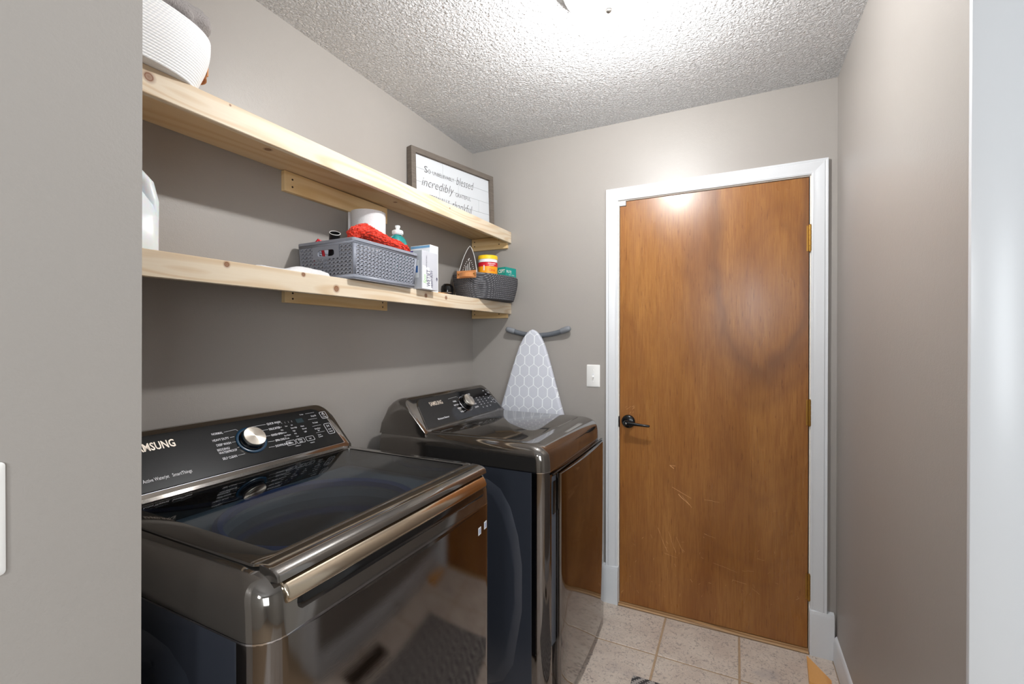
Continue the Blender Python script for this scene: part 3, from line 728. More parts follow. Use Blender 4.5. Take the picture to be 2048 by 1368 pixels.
for j in range(3): text(bm, P_, ('Dry', 'Temp', 'Time')[j], -.382+j*.035, .0335, .0085, 'L', Z3, sx=.6, offset=.01)
for b in (.124, .101, .077, .052): text(bm, P_, 'Adjust', -.275, b, .0085, 'C', Z3, sx=.6, offset=.01)
outline(bm, P_, -.2505, -.2375+.006, .105, .13, .0009, .003, Z3); outline(bm, P_, -.256, -.232, .044, .088, .0009, .004, Z3)
text(bm, P_, 'POWER', -.241, .109, .0065, 'C', Z3, sx=.6); text(bm, P_, 'START', -.244, .061, .0075, 'C', Z3, sx=.6, offset=.01); text(bm, P_, 'll', -.244, .073, .009, 'C', Z3)
obj('cycle_lettering', bm, M['print'], cp, ang=0, kind='stuff')
# door with the handle channel on its left
def bowed(y0, y1, z0, z1, x, bow, th, r, mat, name, par, n=10, ych=None):
    yc, hw = (ych or ((y0+y1)/2, (y1-y0)/2))
    f = lambda y: x+bow*(1-min(1, ((y-yc)/hw)**2))
    bm = new(); ys = [y0+(y1-y0)*k/n for k in range(n+1)]
    top = [(y, z1) for y in ys]; bot = [(y, z0) for y in reversed(ys)]
    ring = top+bot
    def rd(y, z, i):
        return (min(max(y, y0+i), y1-i), min(max(z, z0+i), z1-i))
    loft(bm, [[Vector((f(y)+o_, *rd(y, z, i))) for y, z in ring] for o_, i in ((0, 0), (th-.004, 0), (th-.0012, .0012), (th, .005))])
    return obj(name, bm, mat, par, ang=28)
bw = (-.543, .30)
dd = bowed(-.800, -.214, .045, .872, XF, .012, .019, .01, M['front'], 'door', d, ych=bw)
bowed(-.840, -.806, .275, .868, XF-.002, .010, .004, .004, M['recess'], 'handle_channel', d, n=3, ych=bw)
bx('latch', M['black'], d, XF+.001, XF+.006, -.836, -.808, .735, .85, bev=.002)
bm = new(); box(bm, XF+.002, XF+.011, -.846, -.205, .8735, .880, bev=.002); obj('door_gap', bm, M['black'], d)
bm = new(); P_ = Plane((XF+.033, 0, 0), (0, 1, 0), (0, 0, 1))
# pressed relief on the near side panel
def relief(t, pts, y, inset, name):
    bm = new(); N = len(pts); cxr = sum(p[0] for p in pts)/N; czr = sum(p[1] for p in pts)/N
    def sc(i): return [(p[0]+(-i if p[0] > cxr else i), p[1]+(-i if p[1] > czr else i)) for p in pts]
    loft(bm, [[Vector((a, y+.0005, b)) for a, b in pts], [Vector((a, y-.012, b)) for a, b in sc(inset)], [Vector((a, y-.0135, b)) for a, b in sc(inset+.008)]])
    return obj(name, bm, M['body'], t, ang=60)
rp = [(.16, .10), (.60, .10), (.66, .13), (.70, .20), (.735, .40), (.735, .56), (.72, .66), (.69, .755), (.65, .815), (.60, .842), (.54, .85), (.16, .85)]
relief(d, rp, Y0, .022, 'side_relief')
rp2 = [(p[0]-.03, p[1]) for p in rp]; relief(w, rp2, -1.900, .03, 'side_relief')

# ------------------------------------------------------------------ shelves
def shelf(label, zl, zr, fb, knots, kn2, cl_z, cl_h, far_z):
    """board from y=-1.99 to the far wall; zl/zr top height at y=-1.8 and 0"""
    k = (zr-zl)/1.8; zz = lambda y: zr+k*y
    t = thing('wall_shelf', label, 'shelf', (.13, -1.0, zz(-1.0)), 'pine wall shelves'); b = Vector(t.location)
    def slab(name, x0, x1, h0, h1, mat, bev):
        bm = new(); vs = box(bm, x0, x1, -1.985, -.002, 0, 1, bev=0)
        for v in vs: v.co.z = zz(v.co.y)+(h1 if v.co.z > .5 else h0)
        bmesh.ops.bevel(bm, geom=bm.edges[:], offset=bev, segments=1, affect='EDGES'); return obj(name, bm, mat, t, ang=30)
    kk = [((p[0]-b.x, p[1]-b.y, p[2]-b.z), r) for p, r in knots]
    slab('face_board', .238, .256, -fb, 0, pine('pine_face', (206, 178, 142), (226, 213, 192), 'Y', kk, 1.6), .0015)
    kk2 = [((p[0]-b.x, p[1]-b.y, p[2]-b.z), r) for p, r in kn2]
    slab('shelf_board', .001, .2375, -.0185, -.0005, pine('pine_board', (208, 172, 124), (226, 202, 166), 'Y', kk2, .9), .0008)
    for nm, bb in (('wall_cleat', (.0005, .019, -1.266, -.758)), ('wall_cleat', (.004, .236, -.0195, -.0005))):
        x0, x1, y0, y1 = bb; ax = 'Y' if (y1-y0) > (x1-x0) else 'X'; zt = zz(y0 if ax == 'Y' else 0)-.0205
        if ax == 'Y': zt = zz(y0)-.020; hh = cl_h
        else: hh = far_z
        bm = new(); box(bm, x0, x1, y0, y1, zt-hh, zt, bev=.001, seg=1); c = obj(nm, bm, pine('pine_cleat', (214, 176, 120), (240, 214, 168), ax), t, ang=30)
        for e in (0, 1):
            for q in (.25, .62):
                bm = new()
                if ax == 'Y': cyl(bm, (x1-.001, (y0+.03, y1-.03)[e], zt-hh*(q+.1)), (x1+.0006, (y0+.03, y1-.03)[e], zt-hh*(q+.1)), .0035, 10)
                else: cyl(bm, ((x0+.02, x1-.05)[e], y0+.001, zt-hh*q), ((x0+.02, x1-.05)[e], y0-.0006, zt-hh*q), .0035, 10)
                obj('screw', bm, M['bolt'], c)
    return t
XFc = .256
shelf('upper pine wall shelf carrying the white rope basket and framed sign', 1.9395, 1.953, .0615,
      [((XFc, -1.777, 1.915), .016), ((XFc, -.62, 1.93), .005), ((XFc, -1.60, 1.935), .004)],
      [((.12, -1.4, 1.925), .016), ((.20, -1.02, 1.93), .014), ((.17, -.42, 1.93), .012), ((.10, -.8, 1.93), .012)], .068, .069, .070)
shelf('lower pine wall shelf carrying the grey basket and bottles', 1.5415, 1.5500, .0600,
      [((XFc, -1.262, 1.507), .016), ((XFc, -1.61, 1.533), .011), ((XFc, -1.385, 1.537), .010), ((XFc, -.795, 1.526), .013), ((XFc, -.65, 1.529), .012)],
      [((.12, -1.5, 1.52), .014)], .036, .052, .062)
ZU = lambda y: 1.953+.0075*y
ZL = lambda y: 1.550+.00472*y

# ------------------------------------------------------------------ things on the shelves
def coil_basket(t, cx, cy, a, b, rot, z0, z1, sb, mat, coils, n=2.6, N=84, th=.008):
    rings = []; hc = (z1-z0)/coils
    R = lambda s, z: [Vector((x, y, z)) for x, y in sup(cx, cy, a*s, b*s, rot, n, N)]
    def RO(s, off, z): return [Vector((x, y, z)) for x, y in sup(cx, cy, a*s+off, b*s+off, rot, n, N)]
    rings.append(RO(sb*.9, -.02, z0))
    for k in range(coils):
        for q in range(5):
            f = (k+q/5)/coils; s = sb+(1-sb)*math.sin(min(1, f*1.1)*PI/2)**1.0
            rings.append(RO(s, hc*.22*math.sin(PI*q/5), z0+(z1-z0)*f))
    rings.append(RO(1, 0, z1)); rings.append(RO(1, -th*.5, z1+.003)); rings.append(RO(1, -th, z1))
    for f in (.75, .5, .25, .08): rings.append(RO(sb+(1-sb)*f, -th, z0+(z1-z0)*f))
    bm = new(); loft(bm, rings); return obj('coiled_wall', bm, mat, t, ang=60)
def leather(t, o, S_, out, wdt, hgt, bulge):
    """strap handle: flat tab ends riveted on, bowed loop between"""
    pl = Plane(o, S_, (0, 0, 1)); bm = new(); prof = []
    N = 14
    def strip(zc, zh, bul, w2):
        rings = []
        for k in range(N+1):
            f = k/N; a = (f-.5)*w2; n_ = .002+bul*max(0, math.sin(PI*(f*1.3-.15)))
            rings.append([pl(a, zc-zh, n_), pl(a, zc+zh, n_), pl(a, zc+zh, n_+.003), pl(a, zc-zh, n_+.003)])
        loft(bm, rings)
    strip(0, hgt/2, 0, wdt); strip(-hgt*.05, hgt*.30, bulge, wdt*.98)
    h = obj('leather_handle', bm, M['leather'], t, ang=30)
    for s in (-1, 1):
        bm = new(); lathe(bm, [(.0042, .004), (.0042, .0062), (.002, .0072)], frame_mat(pl(s*wdt*.40, hgt*.02, 0), pl.N), 12); obj('rivet', bm, M['brass'], h)

# white rope basket, top left, with two towels
zb = ZU(-1.85)+.0005
t = thing('rope_basket', 'white coiled rope basket with tan handle on the upper shelf', 'basket', (.165, -1.86, zb))
coil_basket(t, 0.163, -1.862, .143, .236, 0, zb, 2.066, .86, M['ropew'], 22, n=3.0)
leather(t, (.150, -1.628, 2.025), (-1, 0, 0), None, .11, .034, .022)
def roll(name, label, a, b, r, mat, seed, flat=.8, amp=.006, cat='towel', grp=None, tail=False):
    a, b = Vector(a), Vector(b); d_ = (b-a); Lh = d_.length; m = frame_mat(a, d_); bm = new(); N = 48; K = 30; rings = []
    for i in range(K+1):
        f = i/K; e = min(1, math.sqrt(max(0, 1-(max(0, abs(f-.5)*2-.82)/.18)**2))*.98+.02)
        ring = []
        for j in range(N):
            th = 2*PI*j/N; rr = r*e*(1+.05*math.sin(3*th+seed)+.04*math.sin(9*f+seed))
            p = Vector((rr*math.cos(th)*flat, rr*math.sin(th), f*Lh)); q = m @ p
            nn = noise.fractal(q*38+Vector((seed, 0, 0)), 1, 2, 3)*amp+noise.noise(q*260)*.0014
            ring.append(m @ (p+Vector((math.cos(th), math.sin(th), 0))*nn))
        rings.append(ring)
    loft(bm, rings); o = obj(name, bm, mat, None, loc=tuple(a), ang=70); return tag(o, label, cat, grp)
roll('towel', 'fluffy grey towel roll highest in the white basket', (.150, -1.94, 2.160), (.150, -1.592, 2.150), .046, M['towel'], 1.3, grp='grey towels in the white basket')
roll('towel', 'smaller grey towel fold against the white basket rim', (.222, -1.94, 2.120), (.222, -1.672, 2.106), .034, M['towel'], 4.1, grp='grey towels in the white basket')

# framed sign
fl = Vector((.030, -.612, ZU(-.6)+.001)); fr_ = Vector((.172, -.072, ZU(-.07)+.001))
Sx = (fr_-fl); Sx.z = 0; FWd = Sx.length; PS = Plane(fl, Sx, Vector((-.035, .01, 1))); FH = .307
t = thing('framed_sign', 'white plank sign in a weathered frame on the upper shelf', 'sign', fl)
def mould(a0, b0, a1, b1, w_, m0, m1, dirx):
    bm = new(); A, B = Vector((a0, b0)), Vector((a1, b1)); dd_ = (B-A).normalized(); nn = Vector((-dd_.y, dd_.x))*dirx
    ring = lambda P0, mm: [PS(*(P0+nn*u+dd_*(mm*u)), v) for u, v in ((0, -.018), (0, .016), (w_, .016), (w_, -.018))]
    loft(bm, [ring(A, m0), ring(B, m1)]); obj('frame_rail', bm, M['barn'], t, ang=0)
fwid = .026
mould(0, 0, FWd, 0, fwid, 1, -1, 1); mould(FWd, 0, FWd, FH, fwid, 1, -1, 1); mould(FWd, FH, 0, FH, fwid, 1, -1, 1); mould(0, FH, 0, 0, fwid, 1, -1, 1)
ph = (FH-2*fwid)/4
for i in range(4):
    cuts = ([0, .52, 1], [0, .3, .84, 1], [0, .55, 1], [0, .35, 1])[i]
    for c0, c1 in zip(cuts[:-1], cuts[1:]):
        a0 = fwid-.002+(FWd-2*fwid+.004)*c0; a1 = fwid-.002+(FWd-2*fwid+.004)*c1
        bm = new(); b0 = fwid+ph*i; plate(bm, PS, [(a0+.0005, b0+.0005), (a1-.0005, b0+.0005), (a1-.0005, b0+ph-.0005), (a0+.0005, b0+ph-.0005)], -.006, .002); obj('plank', bm, M['signw'], t, ang=0)
bm = new()
def sg(s, a, b, size, fit, script=False): text(bm, PS, s, a, b, size, 'L', .0024, fit=fit, shear=.32 if script else 0, offset=-.012 if script else -.004)
sg('S', .085, .206, .046, .020); sg('O', .108, .206, .030, .016); sg('UNBELIEVABLY', .136, .206, .027, .140); sg('blessed', .292, .198, .062, .125, True)
sg('incredibly', .068, .138, .062, .205, True); sg('GRATEFUL', .284, .134, .027, .108)
sg('ETERNALLY', .112, .084, .027, .132); sg('thankful', .262, .064, .066, .14, True)
obj('sign_lettering', bm, M['printd'], t, ang=0, kind='stuff')

# water jug, lower shelf far left
jz = ZL(-1.78)+.0005; jc = (.125, -1.776)
t = thing('plastic_jug', 'translucent white jug half hidden behind the near wall', 'jug', (jc[0], jc[1], jz))
def jr(h, s, r): return [Vector((x, y, jz+h)) for x, y in rrect(jc[0]-s, jc[0]+s, jc[1]-s, jc[1]+s, r, 5)]
bm = new(); loft(bm, [jr(0, .052, .02), jr(.004, .060, .024), jr(.09, .0605, .024), jr(.093, .0585, .024), jr(.12, .054, .03), jr(.15, .040, .030), jr(.185, .024, .022), jr(.200, .019, .0185), jr(.215, .019, .0185)])
obj('bottle_body', bm, M['jug'], t, ang=60)
bm = new(); lathe(bm, [(.0215, jz+.205), (.0215, jz+.228), (.019, jz+.230)], Matrix.Translation((*jc, 0)), 24); obj('cap', bm, M['bluep'], t)
bm = new(); tube(bm, [(jc[0]+.004, jc[1]+.012, jz+.188), (jc[0]+.012, jc[1]+.033, jz+.190), (jc[0]+.02, jc[1]+.044, jz+.172), (jc[0]+.027, jc[1]+.052, jz+.13), (jc[0]+.028, jc[1]+.054, jz+.088)], [.014, .016, .016, .015, .012], 12); obj('handle', bm, M['jug'], t, ang=60)

# white cloth left of the grey basket
bm = new(); NX, NY = 26, 60; g = []
for j in range(NY+1):
    row = []
    for i in range(NX+1):
        u, v = i/NX, j/NY; y = -1.505+.250*v; x = .095+.125*u+.01*math.sin(v*7)
        e = min(1, 8*min(u, 1-u, v*1.5, (1-v)*1.2)); e = math.sqrt(max(0, e))
        th = (.010+.022*max(0, (v-.42)/.58)**.7)*(1+.25*math.sin(9*v+3*u))
        row.append(bm.verts.new((x, y, ZL(y)+.0012+th*e+noise.noise(Vector((x, y, 0))*220)*.0012*e)))
    g.append(row)
for j in range(NY):
    for i in range(NX): bm.faces.new((g[j][i], g[j][i+1], g[j+1][i+1], g[j+1][i]))
bot = [bm.verts.new((v.co.x, v.co.y, ZL(v.co.y)+.0006)) for v in ([g[0][i] for i in range(NX+1)]+[g[j][NX] for j in range(1, NY+1)]+[g[NY][i] for i in range(NX-1, -1, -1)]+[g[j][0] for j in range(NY-1, 0, -1)])]
topl = ([g[0][i] for i in range(NX+1)]+[g[j][NX] for j in range(1, NY+1)]+[g[NY][i] for i in range(NX-1, -1, -1)]+[g[j][0] for j in range(NY-1, 0, -1)])
for i in range(len(bot)): bm.faces.new((bot[i], bot[(i+1) % len(bot)], topl[(i+1) % len(bot)], topl[i]))
bm.faces.new(bot)
tag(obj('folded_cloth', bm, M['clothw'], None, loc=(.18, -1.36, ZL(-1.36)), ang=70), 'white folded cloth lying left of the grey basket', 'cloth')

# ---- grey perforated basket
bz = ZL(-1.06)+.0006
bx0, bx1, by0, by1 = .028, .276, -1.208, -.898; tx0, tx1, ty0, ty1 = .018, .287, -1.219, -.882; bh = .134
t = thing('plastic_basket', 'grey plastic basket with woven openings overhanging the lower shelf', 'basket', (.15, -1.05, bz))
def hole_cell(bm, f, u0, u1, v0, v1, flip):
    K = 16; uc, vc = (u0+u1)/2, (v0+v1)/2; hu, hv = (u1-u0)/2, (v1-v0)/2; O = []; I = []
    for k in range(K):
        a = 2*PI*(k+.5)/K; c, s = math.cos(a), math.sin(a); q = 1/max(abs(c), abs(s))
        O.append(bm.verts.new(f(uc+hu*c*q, vc+hv*s*q)))
        # comma-shaped slit: bent ellipse
        x, y = .72*c, .33*s; y += .55*(x*x)-.12; x, y = (x*.72-y*.69)*(1 if flip else 1), (x*.69+y*.72)
        I.append(bm.verts.new(f(uc+hu*x*1.0, vc+hv*y*.86)))
    for k in range(K): bm.faces.new((O[k], O[(k+1) % K], I[(k+1) % K], I[k]))
def solid_cell(bm, f, u0, u1, v0, v1): bm.faces.new([bm.verts.new(f(a, b)) for a, b in ((u0, v0), (u1, v0), (u1, v1), (u0, v1))])
def side(name, p00, p10, p01, p11, nu, nv, slot=False):
    p00, p10, p01, p11 = map(Vector, (p00, p10, p01, p11))
    f = lambda u, v: (p00*(1-u)+p10*u)*(1-v)+(p01*(1-u)+p11*u)*v
    bm = new(); lo, hi = .10, .90
    solid_cell(bm, f, 0, 1, 0, lo); solid_cell(bm, f, 0, 1, hi, 1); solid_cell(bm, f, 0, .03, lo, hi); solid_cell(bm, f, .97, 1, lo, hi)
    for i in range(nu):
        for j in range(nv):
            sh = .5 if j % 2 else 0
            u0 = .03+.94*i/nu; u1 = .03+.94*(i+1)/nu; v0 = lo+(hi-lo)*j/nv; v1 = lo+(hi-lo)*(j+1)/nv
            if slot and .30 < (u0+u1)/2 < .72 and .60 < (v0+v1)/2 < .86: continue
            hole_cell(bm, f, u0, u1, v0, v1, j % 2)
    o = obj(name, bm, M['grey_pl'], t, ang=40); md = o.modifiers.new('thick', 'SOLIDIFY'); md.thickness = .0028; md.offset = 0
    if slot:
        bm = new(); nN = (p10-p00).cross(p01-p00).normalized()
        A = rrect(.27, .75, .56, .90, .004, 5); Bq = rrect(.36, .66, .625, .80, .055, 5)
        a = [bm.verts.new(f(*p)+nN*-.0022) for p in A]; b = [bm.verts.new(f(*p)+nN*-.0022) for p in Bq]
        a2 = [bm.verts.new(f(*p)+nN*.0022) for p in A]; b2 = [bm.verts.new(f(*p)+nN*.0022) for p in Bq]
        n_ = len(a)
        for k in range(n_):
            l = (k+1) % n_
            bm.faces.new((a[k], a[l], b[l], b[k])); bm.faces.new((a2[k], b2[k], b2[l], a2[l])); bm.faces.new((b[k], b[l], b2[l], b2[k])); bm.faces.new((a[k], a2[k], a2[l], a[l]))
        obj('hand_grip', bm, M['grey_pl'], t, ang=30)
z0, z1 = bz+.002, bz+bh-.006
B = [(bx0, by0, z0), (bx1, by0, z0), (bx1, by1, z0), (bx0, by1, z0)]; T_ = [(tx0+.005, ty0+.005, z1), (tx1-.005, ty0+.005, z1), (tx1-.005, ty1-.005, z1), (tx0+.005, ty1-.005, z1)]
for i, (nu, sl) in enumerate(((13, True), (17, False), (13, False), (17, False))):
    j = (i+1) % 4; side('woven_side', B[i], B[j], T_[i], T_[j], nu, 8, sl)
bm = new(); loft(bm, [[Vector((x, y, z)) for x, y in rrect(a, b, c_, d_, r, 5)] for a, b, c_, d_, r, z in ((tx0, tx1, ty0, ty1, .014, z1-.004), (tx0, tx1, ty0, ty1, .014, z1+.004), (tx0+.002, tx1-.002, ty0+.002, ty1-.002, .012, z1+.006), (tx0+.007, tx1-.007, ty0+.007, ty1-.007, .009, z1+.006), (tx0+.008, tx1-.008, ty0+.008, ty1-.008, .009, z1-.004))], closed=True); obj('rim', bm, M['grey_pl'], t, ang=40)
bm = new(); loft(bm, [[Vector((x, y, z)) for x, y in rrect(bx0-.001, bx1+.001, by0-.001, by1+.001, .008, 4)] for z in (bz, bz+.012)]); obj('base', bm, M['grey_pl'], t, ang=40)

# contents of the grey basket
bf = bz+.013
bm = new(); rc = (.100, -.958)
rings = []
for r_, z in ((.019, bf), (.066, bf), (.066, 1.842), (.019, 1.842), (.019, bf+.01)): rings.append([Vector((rc[0]+r_*math.cos(2*PI*k/40), rc[1]+r_*math.sin(2*PI*k/40), z)) for k in range(40)])
loft(bm, rings, cap=False)
t = thing('paper_roll', 'white paper roll standing in the grey basket', 'paper roll', (rc[0], rc[1], bf)); obj('paper_body', bm, M['paper'], t, ang=40)
bm = new(); vs_ = []
for k in range(7):
    a = -2.2+.05*k; q = Vector((rc[0]+(.067+.0015*k)*math.cos(a-.05*k), rc[1]+(.067+.0015*k)*math.sin(a-.05*k), 0)); vs_.append((bm.verts.new((q.x, q.y, 1.74)), bm.verts.new((q.x, q.y, 1.838))))
for k in range(6): bm.faces.new((vs_[k][0], vs_[k+1][0], vs_[k+1][1], vs_[k][1]))
o = obj('loose_sheet', bm, M['paper'], t, ang=60); md = o.modifiers.new('thick', 'SOLIDIFY'); md.thickness = .0006

tt = thing('black_tube', 'black cup with a white rim leaning out of the grey basket', 'cup', (.10, -1.165, bf+.02))
a = Vector((.098, -1.178, bf+.03)); e = Vector((.128, -1.150, 1.722)); ax = (e-a).normalized(); Lq = (e-a).length; ax = (Vector((.45, -.32, .83))).normalized(); a = e-ax*.12
bm = new(); lathe(bm, [(.017, 0), (.0185, .118), (.0165, .119), (.0155, .05), (.001, .045)], frame_mat(a, ax), 28); obj('cup_wall', bm, M['matte'], tt)
bm = new(); mm = frame_mat(a, ax); tube(bm, [mm @ Vector((.0180*math.cos(k*2*PI/28), .0180*math.sin(k*2*PI/28), .119)) for k in range(29)], .0012, 6); obj('rim', bm, M['pltw'], tt)
bm = new(); tube(bm, [(.06, -1.185, bf+.05), (.080, -1.190, 1.684), (.087, -1.186, 1.694), (.091, -1.178, 1.690), (.09, -1.165, 1.64)], .005, 8); tag(obj('red_cord', bm, M['redp'], None, loc=(.07, -1.18, bf+.05), ang=60), 'red cord loop beside the black cup', 'cord')

bm = new(); rings = []; pth = [Vector(p) for p in ((.225, -1.165, 1.690), (.220, -1.150, 1.712), (.215, -1.105, 1.728), (.218, -1.06, 1.716), (.225, -1.01, 1.705), (.252, -.975, 1.695), (.266, -.935, 1.690), (.268, -.920, 1.684))]
rad = [.012, .026, .036, .036, .034, .030, .017, .005]; N = 60
fine_pts = []
for i in range(len(pth)-1):
    for k in range(9): f = k/9; fine_pts.append((pth[i].lerp(pth[i+1], f), rad[i]*(1-f)+rad[i+1]*f))
fine_pts.append((pth[-1], rad[-1]))
random.seed(5)
for i, (p, r) in enumerate(fine_pts):
    d_ = (fine_pts[min(i+1, len(fine_pts)-1)][0]-fine_pts[max(0, i-1)][0]).normalized(); sx_ = d_.cross(Vector((0, 0, 1))).normalized(); uz = sx_.cross(d_)
    ring = []
    for k in range(N):
        th = 2*PI*k/N; q = p+sx_*r*math.cos(th)*1.05+uz*r*math.sin(th)*.75
        nn = noise.noise(q*150)*.0055+random.uniform(-.0022, .0022); ring.append(q+(q-p).normalized()*nn)
    rings.append(ring)
loft(bm, rings); tag(obj('cleaning_cloth', bm, M['red'], None, loc=(.22, -1.05, bz+.14), ang=0), 'shaggy red cleaning cloth heaped on the grey basket', 'cloth')

t = thing('soap_bottle', 'teal dish soap bottle with clear cap in the grey basket', 'bottle', (.222, -.929, bf)); sc_ = (.222, -.929)
bm = new(); loft(bm, [[Vector((x, y, z)) for x, y in sup(sc_[0], sc_[1], a*.72, a, 0, 2.3, 36)] for a, z in ((.030, bf), (.036, bf+.006), (.043, bf+.07), (.0445, bf+.140), (.043, bf+.158), (.037, bf+.174), (.026, bf+.185), (.017, bf+.190), (.0165, bf+.192))]); obj('bottle_body', bm, M['teal'], t, ang=60)
bm = new(); lathe(bm, [(.0185, bf+.191), (.0185, bf+.194), (.0215, bf+.195), (.0215, bf+.206), (.018, bf+.209), (.0075, bf+.210), (.007, bf+.215), (.010, bf+.223), (.0095, bf+.227), (.006, bf+.228)], Matrix.Translation((*sc_, 0)), 24); obj('squeeze_cap', bm, M['cap'], t)
tag(bx('dark_pouch', M['matte'], None, 0.05, .15, -1.10, -1.03, bf, bf+.085, bev=.02), 'dark pouch seen through the grip of the grey basket', 'pouch')

# ---- boxes right of the grey basket
gz = ZL(-.8)+.0006
def carton(name, label, x0, x1, y0, y1, z0, z1, mat):
    t = thing(name, label, 'box', ((x0+x1)/2, (y0+y1)/2, z0)); bm = new(); box(bm, x0, x1, y0, y1, z0, z1, bev=.001, seg=1); obj('carton', bm, mat, t, ang=30); return t
g0, g1, h0, h1 = .175, .2845, -.8585, -.752
t = carton('mop_pad_box', 'silver grey box reading WETJET HEAVY DUTY right of the grey basket', g0, g1, h0, h1, gz, gz+.154, M['greybox'])
PX = Plane((g1, h0, gz), (0, 1, 0), (0, 0, 1)); PYm = Plane((g0, h0, gz), (1, 0, 0), (0, 0, 1)); wq = h1-h0; dq = g1-g0
def flat(bm, pl, a0, a1, b0, b1, n=.0003): bm.faces.new([bm.verts.new(pl(a, b, n)) for a, b in ((a0, b0), (a1, b0), (a1, b1), (a0, b1))])
bm = new(); bm.faces.new([bm.verts.new(PX(a, b, .0003)) for a, b in ((.004, .003), (wq*.62, .003), (wq*.45, .088), (.004, .095))]); obj('label_panel', bm, M['whitebox'], t, ang=0); bm = new(); flat(bm, PYm, dq*.25, dq*.86, .045, .115); obj('label_panel', bm, M['whitebox'], t, ang=0)
bm = new(); text(bm, PX, 'WETJET', wq*.50, .012, .034, 'L', .0007, rot=PI/2, fit=.068, offset=.012); text(bm, PX, 'HEAVY DUTY', wq*.66, .010, .018, 'L', .0007, rot=PI/2, fit=.070, offset=.006)
text(bm, PX, 'HEAVY DUTY PADS', wq*.30, .085, .008, 'L', .0007, rot=PI/2, fit=.05); text(bm, PX, '◊', wq*.93, .04, .022, 'C', .0007); obj('box_lettering', bm, simple('dark_violet_print', (60, 52, 92), .5), t, ang=0, kind='stuff')
bm = new(); text(bm, PX, 'Spin', wq*.25, .022, .028, 'L', .0007, rot=PI/2, shear=.3, fit=.036); obj('script_lettering', bm, M['green'], t, ang=0, kind='stuff')
bm = new(); bm.faces.new([bm.verts.new(PYm(a, b, .0003)) for a, b in ((.0, .0), (dq*.52, .0), (dq*.48, .02), (dq*.35, .04), (.0, .05))]); obj('purple_swoosh', bm, M['purple'], t, ang=0); bm = new(); bm.faces.new([bm.verts.new(PYm(a, b, .0003)) for a, b in ((.0, .115), (dq*.3, .117), (dq*.62, .1525), (0, .1525))]); obj('purple_swoosh', bm, M['purple'], t, ang=0)
bm = new(); flat(bm, PYm, dq*.35, dq*.82, .065, .092, .0006); obj('label_picture', bm, M['bluep'], t, ang=0)
k0, k1, m0, m1 = .140, .243, -.7485, -.690
t = carton('white_box', 'white box with pale blue top edge behind the silver grey box', k0, k1, m0, m1, ZL(-.72)+.0006, 1.746, M['whitebox'])
PXa = Plane((k0, m0, 1.746), (1, 0, 0), (0, 0, 1))
bm = new(); flat(bm, PXa, .002, k1-k0-.002, -.012, -.002); obj('blue_edge', bm, M['lblue'], t, ang=0)
bm = new(); text(bm, PXa, 'v', (k1-k0)*.68, -.034, .018, 'C', .0006); text(bm, PXa, 'essential', (k1-k0)*.68, -.044, .012, 'C', .0006, fit=.028); obj('box_lettering', bm, M['printd'], t, ang=0, kind='stuff')

# ---- rope basket on the right and its contents
rz = ZL(-.22)+.0006; RC = (.218, -.222); ROT = -.25
t = thing('rope_basket', 'charcoal coiled rope basket with tan handle on the lower shelf', 'basket', (RC[0], RC[1], rz))
coil_basket(t, RC[0], RC[1], .116, .192, ROT, rz, rz+.124, .86, M['ropeg'], 13)
dirn = Vector((math.sin(-ROT), math.cos(ROT), 0))
hd = Vector((.05, -1, 0)).normalized(); hp = Vector((.219, -.419, rz+.114))
leather(t, hp, Vector((0, 0, 1)).cross(hd), None, .106, .036, .014)
# steam iron standing on its heel
it = thing('steam_iron', 'steam iron standing nose up in the charcoal rope basket', 'iron', (.165, -.32, rz+.012))
PI_ = Plane((.150, -.318, rz+.012), Vector((.95, .30, 0)), (.06, .06, 1)); PI_.N = -PI_.S.cross(PI_.T)*-1
Nrm = PI_.S.cross(PI_.T)
if Nrm.y > 0: Nrm = -Nrm
PI_.N = Nrm
def sole(s, h=.268):
    o_ = []
    for k in range(25):
        f = k/24; hw = .056*(1-f**2.1)**.75; o_.append((hw*s, f*h))
    return o_+[(-a, b) for a, b in reversed(o_[:-1])]
so = sole(1)
bm = new(); loft(bm, [[PI_(a, b, 0) for a, b in so], [PI_(a, b, -.004) for a, b in so]]); obj('soleplate', bm, M['sole'], it, ang=30); bm = new(); tube(bm, [PI_(a, b, .0004) for a, b in so[:25]]+[PI_(a, b, .0004) for a, b in so[25:]], .0016, 6); obj('soleplate_edge', bm, M['pltw'], it, ang=60)
bm = new(); loft(bm, [[PI_(a*s, b*s2, n_) for a, b in so] for s, s2, n_ in ((.98, .99, -.0045), (1.0, .985, -.012), (.95, .96, -.03), (.72, .86, -.055), (.45, .7, -.075))]); obj('iron_body', bm, M['ironblue'], it, ang=50)
bm = new(); tube(bm, [PI_(0, .03, -.07), PI_(0, .02, -.11), PI_(0, .08, -.125), PI_(0, .15, -.115), PI_(0, .175, -.07)], [.014, .015, .014, .013, .012], 10); obj('handle', bm, M['lever'], it, ang=60)
bm = new()
for a, b0, b1 in ((-.02, .10, .165), (-.007, .10, .175), (.007, .10, .185), (.02, .10, .155), (-.03, .10, .135), (.0, .19, .205)): bar2(bm, PI_, a*.8, b0, a*.6, b1, .0022, .0006)
for k in range(30):
    f = k/29; a = .046*(1-(f)**2.1)**.75*(1 if k % 2 else -1)*.86; bar2(bm, PI_, a, .05+f*.15, a+.003, .054+f*.15, .0022, .0006)
obj('steam_vents', bm, M['pltw'], it, ang=0, kind='stuff')
